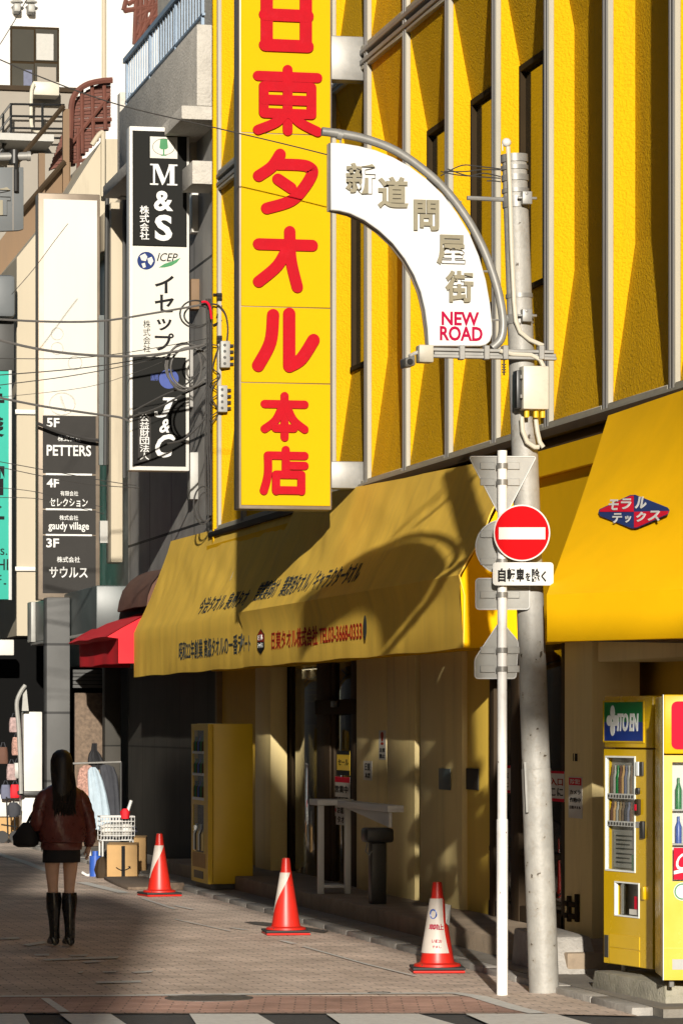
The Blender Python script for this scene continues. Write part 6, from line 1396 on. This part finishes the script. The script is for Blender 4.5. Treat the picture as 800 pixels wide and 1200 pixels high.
# ------------------------------------------------------------------ cables
def cable(label, pts, Y, r, m='cable', n=5):
    k = MB(); k.tube(smooth2([PY(x, y, Y) for x, y in pts], n), r * .92, 6); return tag(build(k, 'cable', m), label, 'cable', 'overhead cables on the left')
cable('thick grey cable crossing the ivory sign panel, highest of the thick ones', ((-6, 374), (60, 377), (120, 376), (180, 367), (232, 358), (244, 356)), 44.3, .016, 'cable_grey')
cable('thick grey cable sagging through the middle of the blank ivory panel', ((-6, 397), (40, 408), (90, 415), (150, 417.5), (200, 413), (240, 404)), 44.25, .019, 'cable_grey')
cable('grey cable running down across the top of the 5F panel', ((-6, 465), (50, 476), (110, 485), (140, 489), (152, 494)), 44.2, .017, 'cable_grey')
cable('thick black cable crossing the 5F panel', ((44, 496), (70, 506), (100, 514), (118, 516)), 54.8, .03)
cable('thin black wire rising from the left edge to the coils, uppermost thin one', ((-6, 420), (80, 420), (150, 413), (246, 396)), 44.4, .006)
cable('thin black wire just under the uppermost thin one', ((-6, 440), (90, 432), (170, 420), (246, 402)), 44.4, .008)
cable('black wire over the lower part of the ivory panel', ((-6, 452), (80, 441), (150, 428), (205, 415)), 44.4, .007)
cable('faint wire crossing the ghosted ring on the ivory panel', ((-6, 466), (100, 454), (160, 436), (190, 424)), 44.4, .004)
cable('slack wire over the 4F panel, upper of two', ((-6, 540), (60, 552), (120, 563), (160, 569)), 44.4, .006)
cable('slack wire over the 4F panel, lower of two', ((-6, 546), (60, 560), (110, 568), (164, 572)), 44.4, .006)
cable('sagging wire over the gaudy village panel, upper one', ((-6, 571), (40, 576), (90, 588), (120, 594)), 44.4, .005)
cable('sagging wire over the gaudy village panel, lower one', ((-6, 583), (40, 584), (70, 590), (122, 602)), 44.4, .005)
cable('thick cable drooping across the J&C panel toward the wall', ((150, 490), (185, 478), (215, 462), (244, 448)), 44.6, .016)
cable('second thick cable under the drooping one on the J&C panel', ((156, 482), (190, 464), (216, 452), (240, 430)), 44.6, .013)
cable('cable hanging across the letter C on the black sign', ((196, 520), (215, 515), (232, 500), (245, 484)), 44.6, .016)
cable('single black wire slanting from the white building to the arch sign', ((-4, 68), (60, 95), (140, 123), (245, 148), (330, 168), (386, 182)), 34.5, .007)
cable('thin wire across the top left corner', ((-6, 62), (14, 30), (36, -8)), 40, .006)
cable('wire dropping over the brown boards to the grey sign', ((14, 345), (40, 315), (66, 280), (80, 262)), 52, .006)
t = thing('cable_coil', 'loops of thick grey cable hanging in front of the black sign edge', 'cable coil', PY(220, 430, 44.5))
k = MB()
for cx, cy, rx, ry, ph in ((219, 429, 25, 26, 0), (222, 431, 22, 24, .6), (216, 430, 20, 28, 1.4)): k.tube([PY(cx + rx * math.cos(q * .2618 + ph), cy + ry * math.sin(q * .2618 + ph), 44.45 + .02 * math.sin(q)) for q in range(25)], .014, 6)
build(k, 'loop', 'cable_grey', t)
t = thing('cable_coil', 'small black coil of cable above the grey loops', 'cable coil', PY(230, 368, 44.5))
k = MB()
for cx, cy, rx, ry in ((229, 368, 18, 16), (232, 370, 16, 12)): k.tube([PY(cx + rx * math.cos(q * .2618), cy + ry * math.sin(q * .2618), 44.45 + .02 * math.sin(q)) for q in range(25)], .012, 6)
build(k, 'loop', 'cable', t)
k = MB()
for i, x in enumerate((242, 244.5, 246.5)): k.tube(smooth2([PY(x, 350, 44.3 + i * .03), PY(x + 1, 420, 44.3), PY(x - 1, 500, 44.35), PY(x + (i - 1), 560, 44.3), PY(x + 1, 604, 44.3)], 5), .012, 6)
tag(build(k, 'cable_bundle', 'cable'), 'bundle of black cables running down the edge of the yellow building', 'cable')
k = MB(); k.tube([PY(238 + 11 * math.cos(q * .2618), 592 + 22 * math.sin(q * .2618), 44.4) for q in range(25)], .012, 6); k.tube([PY(240 + 8 * math.cos(q * .2618), 594 + 17 * math.sin(q * .2618), 44.4) for q in range(25)], .012, 6); tag(build(k, 'cable_coil', 'cable'), 'black cable coil hanging just above the far awning', 'cable coil')
for (x0, x1, y0, y1, lb) in ((258, 269, 400, 431, 'upper grey terminal block on the yellow strip left of the tower sign'), (255, 266, 452, 483, 'lower grey terminal block on the yellow strip left of the tower sign')):
    a = PY(x0, y1, 44.2); b = PY(x1, y0, 44.2); t = thing('terminal_block', lb, 'terminal block', a, group='terminal blocks on the yellow strip'); k = MB(); k.box((a.x, 44.15, a.z), (b.x, 44.27, b.z)); build(k, 'case', 'sign_back', t, bevel=.01)
    k = MB()
    for q in range(4): zz = a.z + (b.z - a.z) * (.15 + .23 * q); k.tube([(b.x, 44.2, zz), (b.x + .05, 44.2, zz)], .02, 6); k.tube([(a.x + .05, 44.14, zz), (a.x + .05, 44.16, zz)], .018, 8)
    build(k, 'connector', 'char', t)
t = thing('insulator_rack', 'black wall bracket with insulators and curling wires on the yellow strip', 'bracket', PY(258, 380, 44.3)); k = MB()
for pts in (((250, 345), (268, 345)), ((257, 340), (257, 354)), ((250, 381), (268, 372)), ((262, 355), (254, 372)), ((266, 352), (266, 372)), ((256, 394), (268, 394))): k.tube([PY(x, y, 44.3) for x, y in pts], .014, 6)
for y in (346, 350, 396, 400): k.tube([PY(254, y, 44.28), PY(260, y, 44.28)], .03, 8)
build(k, 'bracket', 'black', t); k = MB()
k.tube(smooth2([PY(x, y, 44.25) for x, y in ((246, 356), (256, 358), (264, 368), (267, 384), (266, 400))], 4), .012, 6); k.tube(smooth2([PY(x, y, 44.25) for x, y in ((248, 404), (256, 406), (252, 418), (250, 432), (258, 440), (250, 452), (248, 466), (256, 482), (248, 496))], 4), .008, 6)
k.tube([PY(251 + 5 * math.cos(q * .5), 440 + q * 1.6, 44.25) for q in range(34)], .007, 5); build(k, 'wire', 'cable', t)
k = MB(); k.tube(smooth2([PY(x, y, 44.2) for x, y in ((236, 354), (242, 354), (246, 360), (248, 374))], 4), .016, 6); tag(build(k, 'red_cable', 'print_red'), 'short red cable end at the edge of the yellow building', 'cable')

# ================================================================== OUT OF VIEW: rest of the street, with blockers added and sized to shade it
def block(name, label, a, b):
    mb = MB(); mb.box(a, b); o = build(mb, name, 'block'); tag(o, label, 'building', kind='structure'); return o
block('opposite_row', 'row of buildings along the left side of the street', (-14, 18, 0), (-1.6, 108, 13))
block('corner_block', 'unseen building sized to shade the left of the street', (-24, -26, 0), (4.95 - 57 * math.tan(SUN_AZ), -22, 15.4))  # right edge follows the sun so the shadow covers the street's left
block('corner_block', 'unseen taller building added to carry the left shade further up the street', (-40, -34, 0), (-2.5 - 34 * math.tan(SUN_AZ), -30, 13.2 + 30 * math.tan(SUN_EL) / math.cos(SUN_AZ)))  # added so the shade on the left reaches further back
block('corner_block', 'building across the crossing on the right', (5.4, -22, 0), (24, -12, 19))
tA = math.tan(SUN_AZ); kE = math.tan(SUN_EL) / math.cos(SUN_AZ)
def qh(X, Y, z): return (X - tA * Y, z + kE * Y)      # where a sun ray through a point crosses the plane Y = 0
YB_ = -15.0
SHADE_A = [qh(6.80, 28.2, 0), qh(6.80, 44, 0), qh(7.37, 46, 2.4), qh(7.37, 39, 2.45), qh(5.75, 24.5, 4.45), qh(6.2, 24.5, 4.15), qh(6.30, 24.45, 3.9), qh(6.33, 24.45, 0.6)]  # outlines of an added unseen board, traced back from the wanted shade
SHADE_B = [qh(6.51, 24.45, 1.83), qh(6.51, 24.45, 2.72), qh(6.65, 24.2, 2.5), qh(7.27, 22.9, 2.48), qh(7.6, 22.9, 2.48), qh(7.6, 24.0, 1.85)]
mb = MB(); mb.prism([(q + tA * YB_, YB_, h - kE * YB_) for q, h in SHADE_A], (0, .3, 0)); mb.prism([(q + tA * YB_, YB_, h - kE * YB_) for q, h in SHADE_B], (0, .3, 0))
zz = max(h - kE * YB_ for q, h in SHADE_A) - 2; xx = max(q + tA * YB_ for q, h in SHADE_A)
za_ = 7.95 - kE * YB_; mb.box((qh(7.55, 22.9, 2)[0] + tA * YB_, YB_ + .05, za_ - .06), (5.4, YB_ + .2, za_ + .06))
tag(build(mb, 'sun_blocker', 'block'), 'unseen slanted board added to shade the shop front below the awning', 'sign', kind='structure')
